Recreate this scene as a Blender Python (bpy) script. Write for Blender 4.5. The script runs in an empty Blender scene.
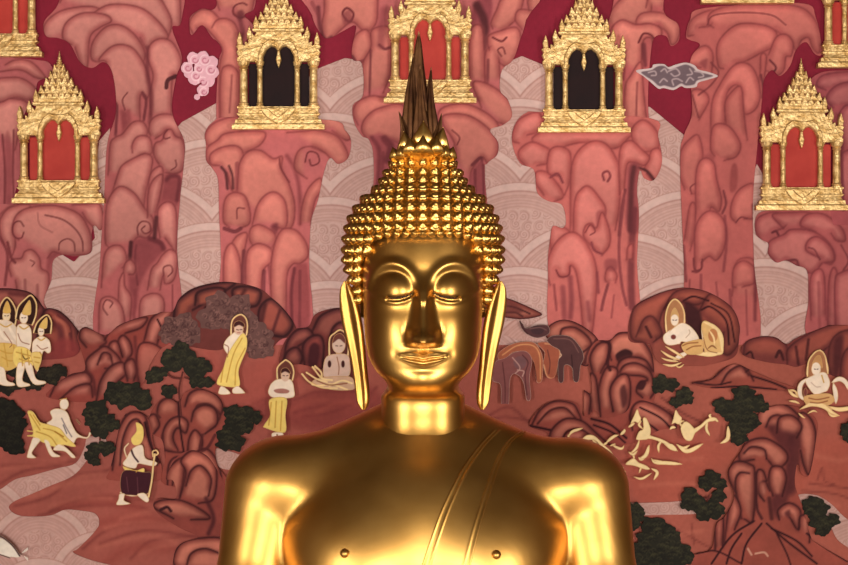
import bpy, bmesh, math, random
import numpy as np
from mathutils import Vector, Matrix
random.seed(7); RNG = np.random.RandomState(7)
C = bpy.context.scene.collection
scene = bpy.context.scene

# ------------------------------------------------------------------ measures
F = 1538.0            # focal length in pixels of the 848x565 frame
K0 = 0.0022           # metres per pixel at the statue
D0 = F * K0           # camera to statue
WALL = 1.5           # painted wall stands this far behind the statue
ZC = 2.15             # eye height of the camera
CX, CY = 424.0, 282.5
def kw(y): return (D0 + y) / F

# ------------------------------------------------------------------ helpers
def link(o, parent=None):
    C.objects.link(o)
    if parent is not None: o.parent = parent
    return o
def tag(o, label=None, cat=None, group=None, kind=None):
    if label: o['label'] = label
    if cat: o['category'] = cat
    if group: o['group'] = group
    if kind: o['kind'] = kind
    return o
def empty(name, loc):
    o = bpy.data.objects.new(name, None); o.location = loc; o.empty_display_size = .1
    return link(o)
def mesh_np(name, verts, faces, mat, parent=None, smooth=True, colors=None):
    me = bpy.data.meshes.new(name)
    verts = np.asarray(verts, dtype=np.float32)
    if isinstance(faces, np.ndarray):
        n = faces.shape[1]
        me.vertices.add(len(verts)); me.vertices.foreach_set('co', verts.ravel())
        me.loops.add(faces.size); me.loops.foreach_set('vertex_index', faces.ravel().astype(np.int32))
        me.polygons.add(len(faces))
        me.polygons.foreach_set('loop_start', (np.arange(len(faces)) * n).astype(np.int32))
        me.polygons.foreach_set('loop_total', np.full(len(faces), n, dtype=np.int32))
        me.update(calc_edges=True); me.validate()
    else:
        me.from_pydata([tuple(map(float, v)) for v in verts], [], faces); me.update()
    if smooth: me.polygons.foreach_set('use_smooth', np.ones(len(me.polygons), dtype=bool))
    if colors is not None:
        a = me.color_attributes.new('pigment', 'FLOAT_COLOR', 'POINT')
        c4 = np.ones((len(verts), 4), dtype=np.float32); c4[:, :3] = colors
        a.data.foreach_set('color', c4.ravel())
    me.materials.append(mat)
    o = bpy.data.objects.new(name, me)
    return link(o, parent)
def bm_obj(name, bm, mat, parent=None, smooth=False):
    bmesh.ops.recalc_face_normals(bm, faces=bm.faces[:])
    me = bpy.data.meshes.new(name); bm.to_mesh(me); bm.free()
    if smooth:
        for p in me.polygons: p.use_smooth = True
    me.materials.append(mat)
    return link(bpy.data.objects.new(name, me), parent)
def box_bm(bm, x0, x1, y0, y1, z0, z1):
    v = [bm.verts.new(p) for p in ((x0,y0,z0),(x1,y0,z0),(x1,y1,z0),(x0,y1,z0),(x0,y0,z1),(x1,y0,z1),(x1,y1,z1),(x0,y1,z1))]
    for f in ((0,3,2,1),(4,5,6,7),(0,1,5,4),(1,2,6,5),(2,3,7,6),(3,0,4,7)): bm.faces.new([v[i] for i in f])
def lin(c):
    c = np.asarray(c, dtype=float) / 255.0
    return np.where(c <= .04045, c / 12.92, ((c + .055) / 1.055) ** 2.4)
def sstep(a, b, x):
    t = np.clip((x - a) / (b - a), 0, 1); return t * t * (3 - 2 * t)
def catmull(pts, n=6, closed=False):
    p = np.asarray(pts, dtype=float)
    if len(p) < 3: return p
    if closed: q = np.vstack([p[-1], p, p[0], p[1]])
    else: q = np.vstack([2*p[0]-p[1], p, 2*p[-1]-p[-2]])
    out = []
    t = np.arange(n)[:, None] / n
    for i in range(1, len(q) - 2):
        a, b, c, d = q[i-1], q[i], q[i+1], q[i+2]
        out.append(.5 * (2*b + (c-a)*t + (2*a-5*b+4*c-d)*t*t + (-a+3*b-3*c+d)*t**3))
    r = np.vstack(out)
    return r if closed else np.vstack([r, p[-1]])

# ------------------------------------------------------------------ materials
def new_mat(name):
    m = bpy.data.materials.new(name); m.use_nodes = True
    nt = m.node_tree; b = nt.nodes['Principled BSDF']
    return m, nt, b
def noise_mat(name, c1, c2, scale, rough=.6, metal=0., bump=0., detail=4., bscale=None, rvar=0., spec=.5):
    m, nt, b = new_mat(name)
    tc = nt.nodes.new('ShaderNodeTexCoord'); n = nt.nodes.new('ShaderNodeTexNoise')
    n.inputs['Scale'].default_value = scale; n.inputs['Detail'].default_value = detail
    nt.links.new(tc.outputs['Object'], n.inputs['Vector'])
    r = nt.nodes.new('ShaderNodeValToRGB')
    r.color_ramp.elements[0].position = .35; r.color_ramp.elements[1].position = .65
    r.color_ramp.elements[0].color = (*c1, 1); r.color_ramp.elements[1].color = (*c2, 1)
    nt.links.new(n.outputs['Fac'], r.inputs['Fac']); nt.links.new(r.outputs['Color'], b.inputs['Base Color'])
    b.inputs['Roughness'].default_value = rough; b.inputs['Metallic'].default_value = metal
    b.inputs['Specular IOR Level'].default_value = spec
    if rvar:
        mr = nt.nodes.new('ShaderNodeMapRange'); mr.inputs['To Min'].default_value = rough - rvar; mr.inputs['To Max'].default_value = rough + rvar
        nt.links.new(n.outputs['Fac'], mr.inputs['Value']); nt.links.new(mr.outputs['Result'], b.inputs['Roughness'])
    if bump:
        n2 = nt.nodes.new('ShaderNodeTexNoise'); n2.inputs['Scale'].default_value = bscale or scale * 3; n2.inputs['Detail'].default_value = 3
        nt.links.new(tc.outputs['Object'], n2.inputs['Vector'])
        bp = nt.nodes.new('ShaderNodeBump'); bp.inputs['Strength'].default_value = bump; bp.inputs['Distance'].default_value = .004
        nt.links.new(n2.outputs['Fac'], bp.inputs['Height']); nt.links.new(bp.outputs['Normal'], b.inputs['Normal'])
    return m
def mural_paint(name='mural_paint', rough=.75):
    # matte tempera: brush pigments stored with the painting, a fine plaster tooth and slight unevenness of the paint
    m, nt, b = new_mat(name)
    at = nt.nodes.new('ShaderNodeAttribute'); at.attribute_name = 'pigment'
    g = nt.nodes.new('ShaderNodeNewGeometry'); n = nt.nodes.new('ShaderNodeTexNoise')
    n.inputs['Scale'].default_value = 60; n.inputs['Detail'].default_value = 5
    nt.links.new(g.outputs['Position'], n.inputs['Vector'])
    hs = nt.nodes.new('ShaderNodeHueSaturation')
    mr = nt.nodes.new('ShaderNodeMapRange'); mr.inputs['To Min'].default_value = .84; mr.inputs['To Max'].default_value = 1.16
    nt.links.new(n.outputs['Fac'], mr.inputs['Value']); nt.links.new(mr.outputs['Result'], hs.inputs['Value'])
    nt.links.new(at.outputs['Color'], hs.inputs['Color']); nt.links.new(hs.outputs['Color'], b.inputs['Base Color'])
    n2 = nt.nodes.new('ShaderNodeTexNoise'); n2.inputs['Scale'].default_value = 300
    nt.links.new(g.outputs['Position'], n2.inputs['Vector'])
    bp = nt.nodes.new('ShaderNodeBump'); bp.inputs['Strength'].default_value = .12; bp.inputs['Distance'].default_value = .002
    nt.links.new(n2.outputs['Fac'], bp.inputs['Height']); nt.links.new(bp.outputs['Normal'], b.inputs['Normal'])
    b.inputs['Roughness'].default_value = rough; b.inputs['Specular IOR Level'].default_value = .15
    return m
M_paint = mural_paint()
M_gold = noise_mat('polished_gold', (.50,.262,.062), (.59,.33,.088), 7, rough=.39, metal=1., bump=.05, bscale=22, rvar=.05)
M_face = noise_mat('polished_gold_face', (.49,.256,.06), (.58,.325,.085), 7, rough=.33, metal=1., bump=.04, bscale=22, rvar=.04)
M_curl = noise_mat('curl_gold', (.58,.33,.08), (.74,.45,.13), 20, rough=.28, metal=1.)
M_flame = noise_mat('aged_bronze_gilt', (.07,.026,.012), (.16,.068,.026), 30, rough=.4, metal=.9)
M_leaf = noise_mat('gold_leaf', (.50,.28,.08), (.90,.63,.28), 45, rough=.42, metal=.55, bump=.8, bscale=120, detail=6)
M_leafd = noise_mat('gold_leaf_gap', (.22,.09,.03), (.34,.16,.05), 45, rough=.6, metal=.2)
M_red = noise_mat('vermilion_lacquer', tuple(lin((176,52,44))), tuple(lin((190,64,54))), 14, rough=.6, spec=.2)
M_black = noise_mat('black_lacquer', tuple(lin((26,8,10))), tuple(lin((34,12,13))), 14, rough=.6, spec=.15)
M_floor = noise_mat('pale_marble', (.26,.20,.15), (.33,.26,.19), 2, rough=.35)
M_wallp = noise_mat('warm_ochre_plaster', (.13,.075,.04), (.17,.10,.055), 3, rough=.8)
M_ceil = noise_mat('dark_lacquered_ceiling', (.018,.008,.005), (.03,.012,.008), 3, rough=.7)
M_ped = noise_mat('pedestal_gilt', (.55,.30,.08), (.7,.42,.14), 12, rough=.4, metal=.8)
M_wood = noise_mat('teak_frame', (.09,.04,.02), (.14,.06,.03), 9, rough=.5)
M_slit_shade = noise_mat('eye_slit_shade', (.02,.01,.006), (.03,.015,.01), 20, rough=.5, spec=.2)  # dark colour standing in for the shade inside the eye gap
# ================================================================== ROOM
RX0, RX1, RYF, RH = -3.0, 3.0, -8.2, 5.2      # side walls, front wall, ceiling
DW, DH = 1.35, 2.4                            # half width and height of the open doorway
def wall_box(name, x0, x1, y0, y1, z0, z1, m):
    bm = bmesh.new(); box_bm(bm, x0, x1, y0, y1, z0, z1)
    return tag(bm_obj(name, bm, m), kind='structure')
wall_box('floor', RX0-.2, RX1+.2, RYF-3.0, WALL+.3, -.1, 0, M_floor)
wall_box('ceiling', RX0-.2, RX1+.2, RYF-.2, WALL+.3, RH, RH+.1, M_ceil)
def side_wall(name, x0, x1):
    # a window opening halfway along the hall, behind the place of the camera
    bm = bmesh.new()
    box_bm(bm, x0, x1, -2.9, WALL+.3, 0, RH); box_bm(bm, x0, x1, RYF-.2, -5.5, 0, RH)
    box_bm(bm, x0, x1, -5.5, -2.9, 0, .5); box_bm(bm, x0, x1, -5.5, -2.9, 2.45, RH)
    return tag(bm_obj(name, bm, M_wallp), kind='structure')
side_wall('wall_left', RX0-.2, RX0); side_wall('wall_right', RX1, RX1+.2)
bm = bmesh.new()
box_bm(bm, RX0, -DW, RYF-.2, RYF, 0, RH); box_bm(bm, DW, RX1, RYF-.2, RYF, 0, RH); box_bm(bm, -DW, DW, RYF-.2, RYF, DH, RH)
tag(bm_obj('wall_front', bm, M_wallp), kind='structure')
bm = bmesh.new()
box_bm(bm, -DW-.12, -DW, RYF-.22, RYF+.05, 0, DH+.12); box_bm(bm, DW, DW+.12, RYF-.22, RYF+.05, 0, DH+.12); box_bm(bm, -DW, DW, RYF-.22, RYF+.05, DH, DH+.12)
tag(bm_obj('trim_1', bm, M_wood), kind='structure')

# daylight: the open doorway behind the camera, and the two side windows
def area(name, loc, rot, sx, sy, power, col):
    l = bpy.data.lights.new(name, 'AREA'); l.shape = 'RECTANGLE'; l.size = sx; l.size_y = sy; l.energy = power; l.color = col
    o = bpy.data.objects.new(name, l); o.location = loc; o.rotation_euler = rot
    return link(o)
area('doorway_daylight', (0, RYF-.05, DH/2), (math.radians(90), 0, 0), 2*DW-.05, DH-.05, 420, (1, .965, .90))
area('window_daylight', (RX0-.1, -4.2, 1.47), (0, math.radians(-90), 0), 1.9, 2.55, 225, (1, .96, .90))
area('window_daylight.001', (RX1+.1, -4.2, 1.47), (0, math.radians(90), 0), 1.9, 2.55, 275, (1, .96, .90))
w = bpy.data.worlds.new('sky'); scene.world = w; w.use_nodes = True
bg = w.node_tree.nodes['Background']; bg.inputs['Color'].default_value = (.9, .93, 1, 1); bg.inputs['Strength'].default_value = .5

cam = bpy.data.cameras.new('camera'); co = bpy.data.objects.new('camera', cam); link(co)
co.location = (0, -D0, ZC); co.rotation_euler = (math.radians(90), 0, 0)
cam.sensor_width = 36; cam.lens = F * 36 / 848; cam.clip_end = 100
scene.camera = co
vs = scene.view_settings; vs.view_transform = 'Standard'; vs.look = 'None'; vs.gamma = 1; vs.exposure = 0.02; vs.use_curve_mapping = False

# ================================================================== STATUE (drawn in pixels of the statue plane, depth Y negative to the front)
def W3(p):
    p = np.asarray(p, dtype=float); o = np.empty_like(p)
    o[..., 0] = (p[..., 0] - CX) * K0; o[..., 1] = p[..., 1] * K0; o[..., 2] = ZC - (p[..., 2] - CY) * K0
    return o
BASE = np.array([0, 0, .5])
statue = empty('golden_statue', BASE)
tag(statue, 'large polished golden statue with curled hair, flame finial and bare shoulder before the mural', 'statue')
def sobj(name, vpx, faces, mat, parent, smooth=True):
    return mesh_np(name, W3(vpx) - BASE, faces, mat, parent, smooth)   # all parts keep the statue's own origin

# ---- torso as one continuous body from a blended distance field
def smin(a, b, k):
    h = np.clip(.5 + .5 * (b - a) / k, 0, 1); return b + (a - b) * h - k * h * (1 - h)
def ell(P, c, r):
    q = (P - np.array(c, float)) / np.array(r, float); k0 = np.sqrt((q*q).sum(-1)) + 1e-9
    q2 = q / np.array(r, float); k1 = np.sqrt((q2*q2).sum(-1)) + 1e-9
    return k0 * (k0 - 1) / k1
def cap(P, a, b, ra, rb):
    a = np.array(a, float); b = np.array(b, float); d = b - a
    t = np.clip(((P - a) @ d) / (d @ d), 0, 1)
    return np.sqrt(((P - a - t[..., None] * d) ** 2).sum(-1)) - (ra + (rb - ra) * t)
def body_sdf(P):
    z = P[..., 2]
    core = ell(P, (421, 5, 610), (110, 88, 200))
    d = smin(core, ell(P, (425, -6, 536), (146, 84, 84)), 40)
    d = smin(d, ell(P, (368, -40, 558), (62, 54, 50)), 34)
    d = smin(d, ell(P, (482, -40, 558), (62, 54, 50)), 34)
    d = smin(d, cap(P, (423, 12, 457), (296, 8, 479), 46, 37), 26)
    d = smin(d, cap(P, (424, 12, 457), (560, 8, 483), 46, 37), 26)
    d = smin(d, cap(P, (423, 24, 412), (330, 12, 463), 24, 30), 14); d = smin(d, cap(P, (423, 24, 412), (520, 12, 466), 24, 30), 14)
    d = smin(d, cap(P, (423, 3, 440), (423, 4, 450), 42, 46), 10)
    la = cap(P, (270, 14, 492), (253, -9, 584), 47, 36); la = smin(la, cap(P, (253, -9, 584), (244, -6, 745), 36, 33), 10)
    ra = cap(P, (584, 14, 493), (599, -9, 584), 47, 37); ra = smin(ra, cap(P, (599, -9, 584), (608, -6, 745), 37, 34), 10)
    la = smin(la, cap(P, (244, 2, 745), (375, -120, 890), 32, 22), 12); ra = smin(ra, cap(P, (608, 2, 745), (470, -120, 890), 33, 22), 12)
    la = smin(la, ell(P, (405, -128, 898), (50, 26, 16)), 14); ra = smin(ra, ell(P, (440, -132, 884), (50, 24, 14)), 14)
    k = 5 + 31 * (1 - sstep(480, 528, z))
    d = smin(d, la, k); d = smin(d, ra, k)
    legs = smin(cap(P, (340, -10, 935), (170, -110, 965), 78, 58), cap(P, (505, -10, 935), (675, -110, 965), 78, 58), 20)
    legs = smin(legs, cap(P, (190, -120, 972), (520, -160, 985), 52, 40), 18); legs = smin(legs, cap(P, (655, -120, 972), (330, -150, 962), 52, 40), 18)
    legs = smin(legs, ell(P, (422, 20, 950), (190, 95, 80)), 30)
    d = smin(d, legs, 24)
    return np.maximum(d, z - 1030)
def surface_nets(fn, lo, hi, h):
    ax = [np.arange(lo[i], hi[i] + h, h) for i in range(3)]
    n = [len(a) for a in ax]; f = np.empty(n, dtype=np.float32)
    YY, ZZ = np.meshgrid(ax[1], ax[2], indexing='ij')
    for i, x in enumerate(ax[0]):
        f[i] = fn(np.stack([np.full_like(YY, x), YY, ZZ], -1))
    s = f < 0
    cnt = sum(s[a:n[0]-1+a, b:n[1]-1+b, c:n[2]-1+c].astype(np.int8) for a in (0,1) for b in (0,1) for c in (0,1))
    mask = (cnt > 0) & (cnt < 8); ci = np.argwhere(mask)
    idx = -np.ones(mask.shape, dtype=np.int64); idx[mask] = np.arange(len(ci))
    V = np.zeros((len(ci), 3)); N = np.zeros(len(ci))
    cor = [(a,b,c) for a in (0,1) for b in (0,1) for c in (0,1)]
    fv = {q: f[ci[:,0]+q[0], ci[:,1]+q[1], ci[:,2]+q[2]] for q in cor}
    for q in cor:
        for a in range(3):
            if q[a]: continue
            r = list(q); r[a] = 1; r = tuple(r)
            m = (fv[q] < 0) != (fv[r] < 0); t = fv[q] / np.where(m, fv[q] - fv[r], 1)
            p = np.array(q, float)[None, :].repeat(len(ci), 0); p[:, a] = t
            V[m] += p[m]; N[m] += 1
    V = (ci + V / N[:, None]) * h + np.array(lo, float)
    faces = []
    for a in range(3):
        b, c = (a+1) % 3, (a+2) % 3
        sl0 = [slice(None)]*3; sl1 = [slice(None)]*3; sl0[a] = slice(0, -1); sl1[a] = slice(1, None)
        e = s[tuple(sl0)] != s[tuple(sl1)]; ei = np.argwhere(e)
        ok = (ei[:, b] > 0) & (ei[:, c] > 0) & (ei[:, b] < n[b]-1) & (ei[:, c] < n[c]-1); ei = ei[ok]
        def cell(db, dc):
            q = ei.copy(); q[:, b] += db; q[:, c] += dc; return idx[q[:,0], q[:,1], q[:,2]]
        quad = np.stack([cell(-1,-1), cell(0,-1), cell(0,0), cell(-1,0)], 1)
        flip = ~s[ei[:,0], ei[:,1], ei[:,2]]
        quad[flip] = quad[flip][:, ::-1]
        faces.append(quad)
    F_ = np.vstack(faces)
    for _ in range(3):
        e = .5; g = np.stack([(fn(V + np.eye(3)[i]*e) - fn(V - np.eye(3)[i]*e)) / (2*e) for i in range(3)], -1)
        V = V - (fn(V) / np.maximum((g*g).sum(-1), .2))[:, None] * g
    return V, F_
V, Fc = surface_nets(body_sdf, (100, -215, 395), (750, 120, 1036), 4.0)
# pixel rows grow downwards, so the handedness flips: reverse the faces
sobj('body', V, Fc[:, ::-1].copy(), M_gold, statue)

def front_y(x, z):
    ys = np.linspace(-180, 60, 241)
    P = np.stack([np.repeat(x[:, None], 241, 1), np.repeat(ys[None], len(x), 0), np.repeat(z[:, None], 241, 1)], -1)
    f = body_sdf(P); i = np.argmax(f < 0, 1); i = np.maximum(i, 1); r = np.arange(len(x))
    a, b = f[r, i-1], f[r, i]
    return ys[i-1] + (ys[i] - ys[i-1]) * a / (a - b)
def model(ax, az, Y):           # where a point seen at (ax, az) and standing at depth Y lies
    m = D0 / (D0 + Y * K0); return CX + (ax - CX) / m, CY + (az - CY) / m

# ---- shoulder cloth: a folded band from the left shoulder down across the chest
la_ = catmull([(497,436),(479,451),(460,474),(442,505),(430,535),(420,565),(408,610),(398,660)], 14)
lb_ = catmull([(531,440),(517,446),(505,462),(495,484),(481,520),(470,560),(458,610),(448,660)], 14)
nu = 81; U = np.linspace(0, 1, nu)
prof = .9 + .8*np.exp(-((U-.03)/.03)**2) +   .7*np.exp(-((U-.17)/.025)**2) + .7*np.exp(-((U-.86)/.025)**2) + .8*np.exp(-((U-.97)/.03)**2)
prof[0] = prof[-1] = -2.0
GX = la_[:, None, 0] * (1-U) + lb_[:, None, 0] * U; GZ = la_[:, None, 1] * (1-U) + lb_[:, None, 1] * U
mx, mz = model(GX, GZ, -70.0)
rows_v = []
for r in range(len(la_)):
    x, z = mx[r], mz[r]
    # climb over the shoulder at the top, drop straight along the chest below
    y = front_y(x, np.maximum(z, 0)); P = np.stack([x, y, z], -1)
    e = .5; g = np.stack([(body_sdf(P + np.eye(3)[i]*e) - body_sdf(P - np.eye(3)[i]*e)) for i in range(3)], -1)
    g /= np.linalg.norm(g, axis=-1)[:, None] + 1e-9
    ok = np.abs(body_sdf(P)) < 3
    rows_v.append((P + g * prof[:, None], ok))
good = [r for r in range(len(rows_v)) if rows_v[r][1].all()]
SV = np.vstack([rows_v[r][0] for r in good]); nr = len(good)
i0 = (np.arange(nr-1)[:, None] * nu + np.arange(nu-1)[None]).ravel()
sobj('shoulder_cloth', SV, np.stack([i0, i0+1, i0+nu+1, i0+nu], 1), M_gold, statue)

def dome(c, n, r, h, seg=16, rings=6):
    n = np.array(n, float); n /= np.linalg.norm(n); t = np.cross(n, (0, 0, 1.)); t /= np.linalg.norm(t); b = np.cross(n, t)
    v = []; 
    for i in range(rings):
        a = i / (rings-1) * math.pi / 2 * .97; rr = r * math.cos(a); hh = h * math.sin(a)
        for j in range(seg):
            q = 2*math.pi*j/seg; v.append(np.array(c) + n*hh + rr*(math.cos(q)*t + math.sin(q)*b))
    f = [[i*seg+j, i*seg+(j+1)%seg, (i+1)*seg+(j+1)%seg, (i+1)*seg+j] for i in range(rings-1) for j in range(seg)]
    f.append([(rings-1)*seg+j for j in range(seg)])
    return np.array(v), f
for ax, az in ((345, 552.5), (496, 553.5)):
    x, z = model(ax, az, -88.); y = front_y(np.array([x]), np.array([z]))[0]
    v, f = dome((x, y+1, z), (0, -1, -.1), 4.6, 5.5)
    sobj('nipple', v, f, M_gold, statue)

# ---- head
def loft(rows, nrow, nang, a=.92, b=.8):
    R = catmull(rows, max(2, nrow // len(rows)))
    th = np.linspace(-math.pi, math.pi, nang, endpoint=False)
    s, c = np.sin(th), np.cos(th)
    zf, yf, hw, zs, ys, zb, yb = [R[:, i][:, None] for i in range(7)]
    x = 423 + hw * np.sign(s) * np.abs(s) ** a
    cf = np.abs(c) ** b
    y = np.where(c > 0, ys + (yf - ys) * cf, ys + (yb - ys) * cf)
    z = np.where(c > 0, zs + (zf - zs) * cf, zs + (zb - zs) * cf)
    V = np.stack([x, y, z], -1); n = len(R)
    i = np.arange(n-1)[:, None] * nang; j = np.arange(nang)[None]; k = (j + 1) % nang
    Fq = np.stack([(i+j).ravel(), (i+nang+j).ravel(), (i+nang+k).ravel(), (i+k).ravel()], 1)
    return V, Fq, th
rows = [(192,-8,14,192,0,192,14),(197,-30,36,197,0,197,40),(206,-50,48,206,0,206,60),(222,-64,56,222,0,222,75),(240,-71,59,240,0,240,80),
 (262,-75,60,262,-2,262,80),(285,-76,59.5,285,-4,285,78),(308,-77,59,307,-6,305,72),(330,-78,58,326,-8,325,62),(347,-78,56.5,341,-12,340,52),
 (361,-78,53.5,354,-15,352,46),(373,-77.5,47,366,-18,362,44),(382,-74,38,376.5,-17,370,43),(387.5,-67,35,385,-10,378,43),
 (390.5,-54,38,391,-5,386,43),(394,-43,41.5,396,-2,394,43),(402,-40,41.5,404,0,404,44),(416,-41,41.5,416,0,416,45),(430,-43,42.5,430,0,430,47),(446,-48,46,446,0,446,52)]
HV, HF, _ = loft(rows, 300, 420, .95, .72)
def pdist(x, z, pts):
    p = np.asarray(pts, float); d = np.full(x.shape, 1e9)
    for a, b in zip(p[:-1], p[1:]):
        e = b - a; t = np.clip(((x - a[0])*e[0] + (z - a[1])*e[1]) / (e @ e + 1e-9), 0, 1)
        d = np.minimum(d, np.hypot(x - a[0] - t*e[0], z - a[1] - t*e[1]))
    return d
def G(d, s): return np.exp(-(d / s) ** 2)
m_ = D0 / (D0 + HV[..., 1] * K0)
fx = CX + (HV[..., 0] - CX) * m_ - 423.3; fz = CY + (HV[..., 2] - CY) * m_
front = sstep(-4, -30, HV[..., 1]); X = np.abs(fx)
dsp = np.zeros_like(fx)
brow = catmull([(3.8,300),(5.2,290),(8,280),(14,271),(22,265.2),(32,263),(42,265.5),(50,272.5),(55.5,283),(57,288)], 8)
db = pdist(X, fz, brow)
inb = (((X-31)/27)**2 + ((fz-289)/25)**2) < 1
dsp += 3.3 * G(db, 4.8)
socket = catmull([(11,291),(17,279),(30,272),(43,277),(50,287)], 8)
dsp -= .8 * G(pdist(X, fz, socket), 3.2)
lid = np.maximum(0, 1 - ((X-30)/24)**2 - ((fz-289)/18)**2)
zcut = np.interp(X, [0,8,15,22,30,38,46,54,60],[291,293,296,298,299,298,294.5,288,284])
dsp += 6.2 * lid ** 1.25 * sstep(1.6, -.8, fz - zcut) 
slit = catmull([(10.5,293.6),(15,296),(22,298),(29,298.8),(36,297.8)], 8)
ds = pdist(X, fz, slit)
dsp -= 2.6 * G(ds, 1.5)
low = catmull([(9,296.5),(18,301),(27,302.8),(36,301.4),(46,296.5),(56,288)], 8)
dsp += 1.7 * G(pdist(X, fz, low), 2.1)
dsp -= .7 * G(np.hypot((X-30)/20, (fz-310)/7), 1.)
# nose: a narrow ridge that runs out of the brows
tn = np.clip((fz - 272) / (342 - 272), 0, 1.06)
hn = (3.5 + 23*tn**1.15) * sstep(348.5, 341.5, fz) * sstep(268, 292, fz)
wn = 5.6 + 6.4*tn**1.6
dsp += hn * np.exp(-(X / wn) ** 2.2)
dsp += 9.5 * G(np.hypot((X-11.2)/5.2, (fz-336.5)/6.0), 1.) * sstep(345.5, 341, fz)
dsp -= 2.2 * G(np.hypot((X-17.8)/3.0, (fz-334)/7), 1.)
dsp += 2.6 * G(np.hypot(X/7, (fz-337)/6), 1.)
# mouth
dsp += 4.5 * G(np.hypot(X/25, (fz-358)/15), 1.)
up = 1 - (X/25.0)**2
mline = 359.3 - 3.0*(X/25.0)**2 + 1.0*G(X, 5)
topl = mline - 5.0*np.clip(up, 0, 1)**.8 + 1.6*G(X, 3.2); botl = mline + 5.8*np.clip(up, 0, 1)**.9
inl = sstep(26, 22, X)
uu = np.clip((fz - topl) / np.maximum(mline - topl, .4), 0, 1); ll = np.clip((fz - mline) / np.maximum(botl - mline, .4), 0, 1)
dsp += inl * 1.5 * np.where((fz > topl) & (fz <= mline), np.sin(uu*math.pi)**.7*.9 + .1, 0)
dsp += inl * 1.7 * np.where((fz > mline) & (fz < botl), np.sin(ll*math.pi)**.7, 0)
dsp -= inl * 1.9 * G(fz - mline, 1.0)
dsp += inl * .9 * G(fz - topl + 1.0, 1.0) + inl * .45 * G(fz - botl - 1.0, 1.0)
dsp -= 2.0 * G(np.hypot(X/2.6, (fz-349.5)/3.5), 1.)
dsp -= .7 * G(np.hypot((X-28)/4, (fz-354)/5), 1.)
dsp -= .9 * G(np.hypot(X/15, (fz-370)/3.4), 1.)
dsp += 3.4 * G(np.hypot(X/18, (fz-382)/10), 1.)
dsp += 2.5 * G(np.hypot((X-36)/17, (fz-330)/22), 1.)
HV[..., 1] -= dsp * front
nh = HV.shape[1]
head = sobj('head', HV.reshape(-1, 3), HF[:, ::-1].copy(), M_face, statue)

# ---- the shaded gap of each lowered eye, put in as a dark strip
def head_y(x, z):
    q = HV.reshape(-1, 3); q = q[q[:, 1] < -30]; return np.array([q[np.argmin((q[:, 0]-a)**2 + (q[:, 2]-b)**2), 1] for a, b in zip(x, z)])
for sgn in (-1, 1):
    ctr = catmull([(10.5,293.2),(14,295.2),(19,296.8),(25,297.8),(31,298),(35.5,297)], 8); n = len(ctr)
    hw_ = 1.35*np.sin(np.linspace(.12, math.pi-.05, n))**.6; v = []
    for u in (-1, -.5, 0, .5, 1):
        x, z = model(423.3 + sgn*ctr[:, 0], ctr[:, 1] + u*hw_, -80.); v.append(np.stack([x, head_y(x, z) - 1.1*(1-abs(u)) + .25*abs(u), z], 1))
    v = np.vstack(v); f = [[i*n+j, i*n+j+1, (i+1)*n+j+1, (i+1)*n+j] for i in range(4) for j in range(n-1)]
    sobj('eye', v, f if sgn > 0 else [q[::-1] for q in f], M_slit_shade, head)

# ---- ears: long plates with a raised rim and a stretched lobe
for sgn in (-1, 1):
    sp = catmull([(80,281,-6),(79.5,289,-4),(77,304,-3),(73.5,324,-3),(69.5,346,-4),(66,368,-6),(63.5,388,-8),(62.5,402,-9),(62,409,-9)], 8)
    par = catmull([(1.5,1.5,0),(6.5,4.6,0),(10.5,5.4,0),(11.5,5.4,0),(9.8,5.2,0),(8,5.2,0),(7.5,5.4,0),(6,4.6,0),(2,1.5,0)], 8)
    nA = 36; q = np.linspace(0, 2*math.pi, nA, endpoint=False); v = []
    for (sx, sz, sy), (a, b, _) in zip(sp, par):
        u = np.cos(q); t = np.sin(q)
        th_ = b * np.sign(t) * np.abs(t) ** .7 * np.where(t > 0, 1 - .75*np.exp(-((u+.05)/.55)**2), 1)
        ox = .83*a*u + .56*th_; oy = .56*a*u - .83*th_
        v.append(np.stack([423 + sgn*(sx - 3 + ox), sy + oy, np.full(nA, sz)], -1))
    v = np.vstack(v); n = len(sp)
    f = [[i*nA+j, i*nA+(j+1)%nA, (i+1)*nA+(j+1)%nA, (i+1)*nA+j] for i in range(n-1) for j in range(nA)]
    f += [list(range(nA)), [(n-1)*nA+j for j in range(nA)]]
    if sgn > 0: f = [x[::-1] for x in f]
    sobj('ear', v, f, M_gold, head)

# ---- hair cap with snail curls
hr = [(151,-4,5,5),(153,-14,15,14),(157,-22,23,22),(164,-29,30,29),(173,-35,35.5,35),(184,-42,40.5,42),(190,-49,45,52),(197,-58,54,66),
      (207,-68,63,80),(221,-76,71,90),(237,-79,75,92),(250,-66,76,92),(262,-50,75.5,90),(285,-34,69,86),(305,-28,64,80),(318,-26,62,74)]
hrows = [(z, yf, hw, z, 0, z, yb) for z, yf, hw, yb in hr]
CV, CF, th = loft(hrows, 190, 240, 1., 1.)
cm = D0 / (D0 + CV[..., 1] * K0); cax = CX + (CV[..., 0]-CX)*cm - 423; caz = CY + (CV[..., 2]-CY)*cm
def hairline(x): return 236.5 + 30*np.clip((np.abs(x)-36)/24, 0, 1)**2.2
def inwin(x, z, y, mar=0.): return (np.abs(x) < 59.5+mar) & (z > hairline(x)-mar) & (y < 8)
win = inwin(cax, caz, CV[..., 1], 2.6).ravel()
keepf = ~win[CF].any(1); CFk = CF[keepf]
used = np.unique(CFk); remap = -np.ones(CV.size//3, int); remap[used] = np.arange(len(used))
v = CV.reshape(-1, 3)[used]; f = remap[CFk][:, ::-1]
e = np.sort(np.vstack([f[:, [0,1]], f[:, [1,2]], f[:, [2,3]], f[:, [3,0]]]), 1)
eu, cnt = np.unique(e, axis=0, return_counts=True); be = eu[cnt == 1]
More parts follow.
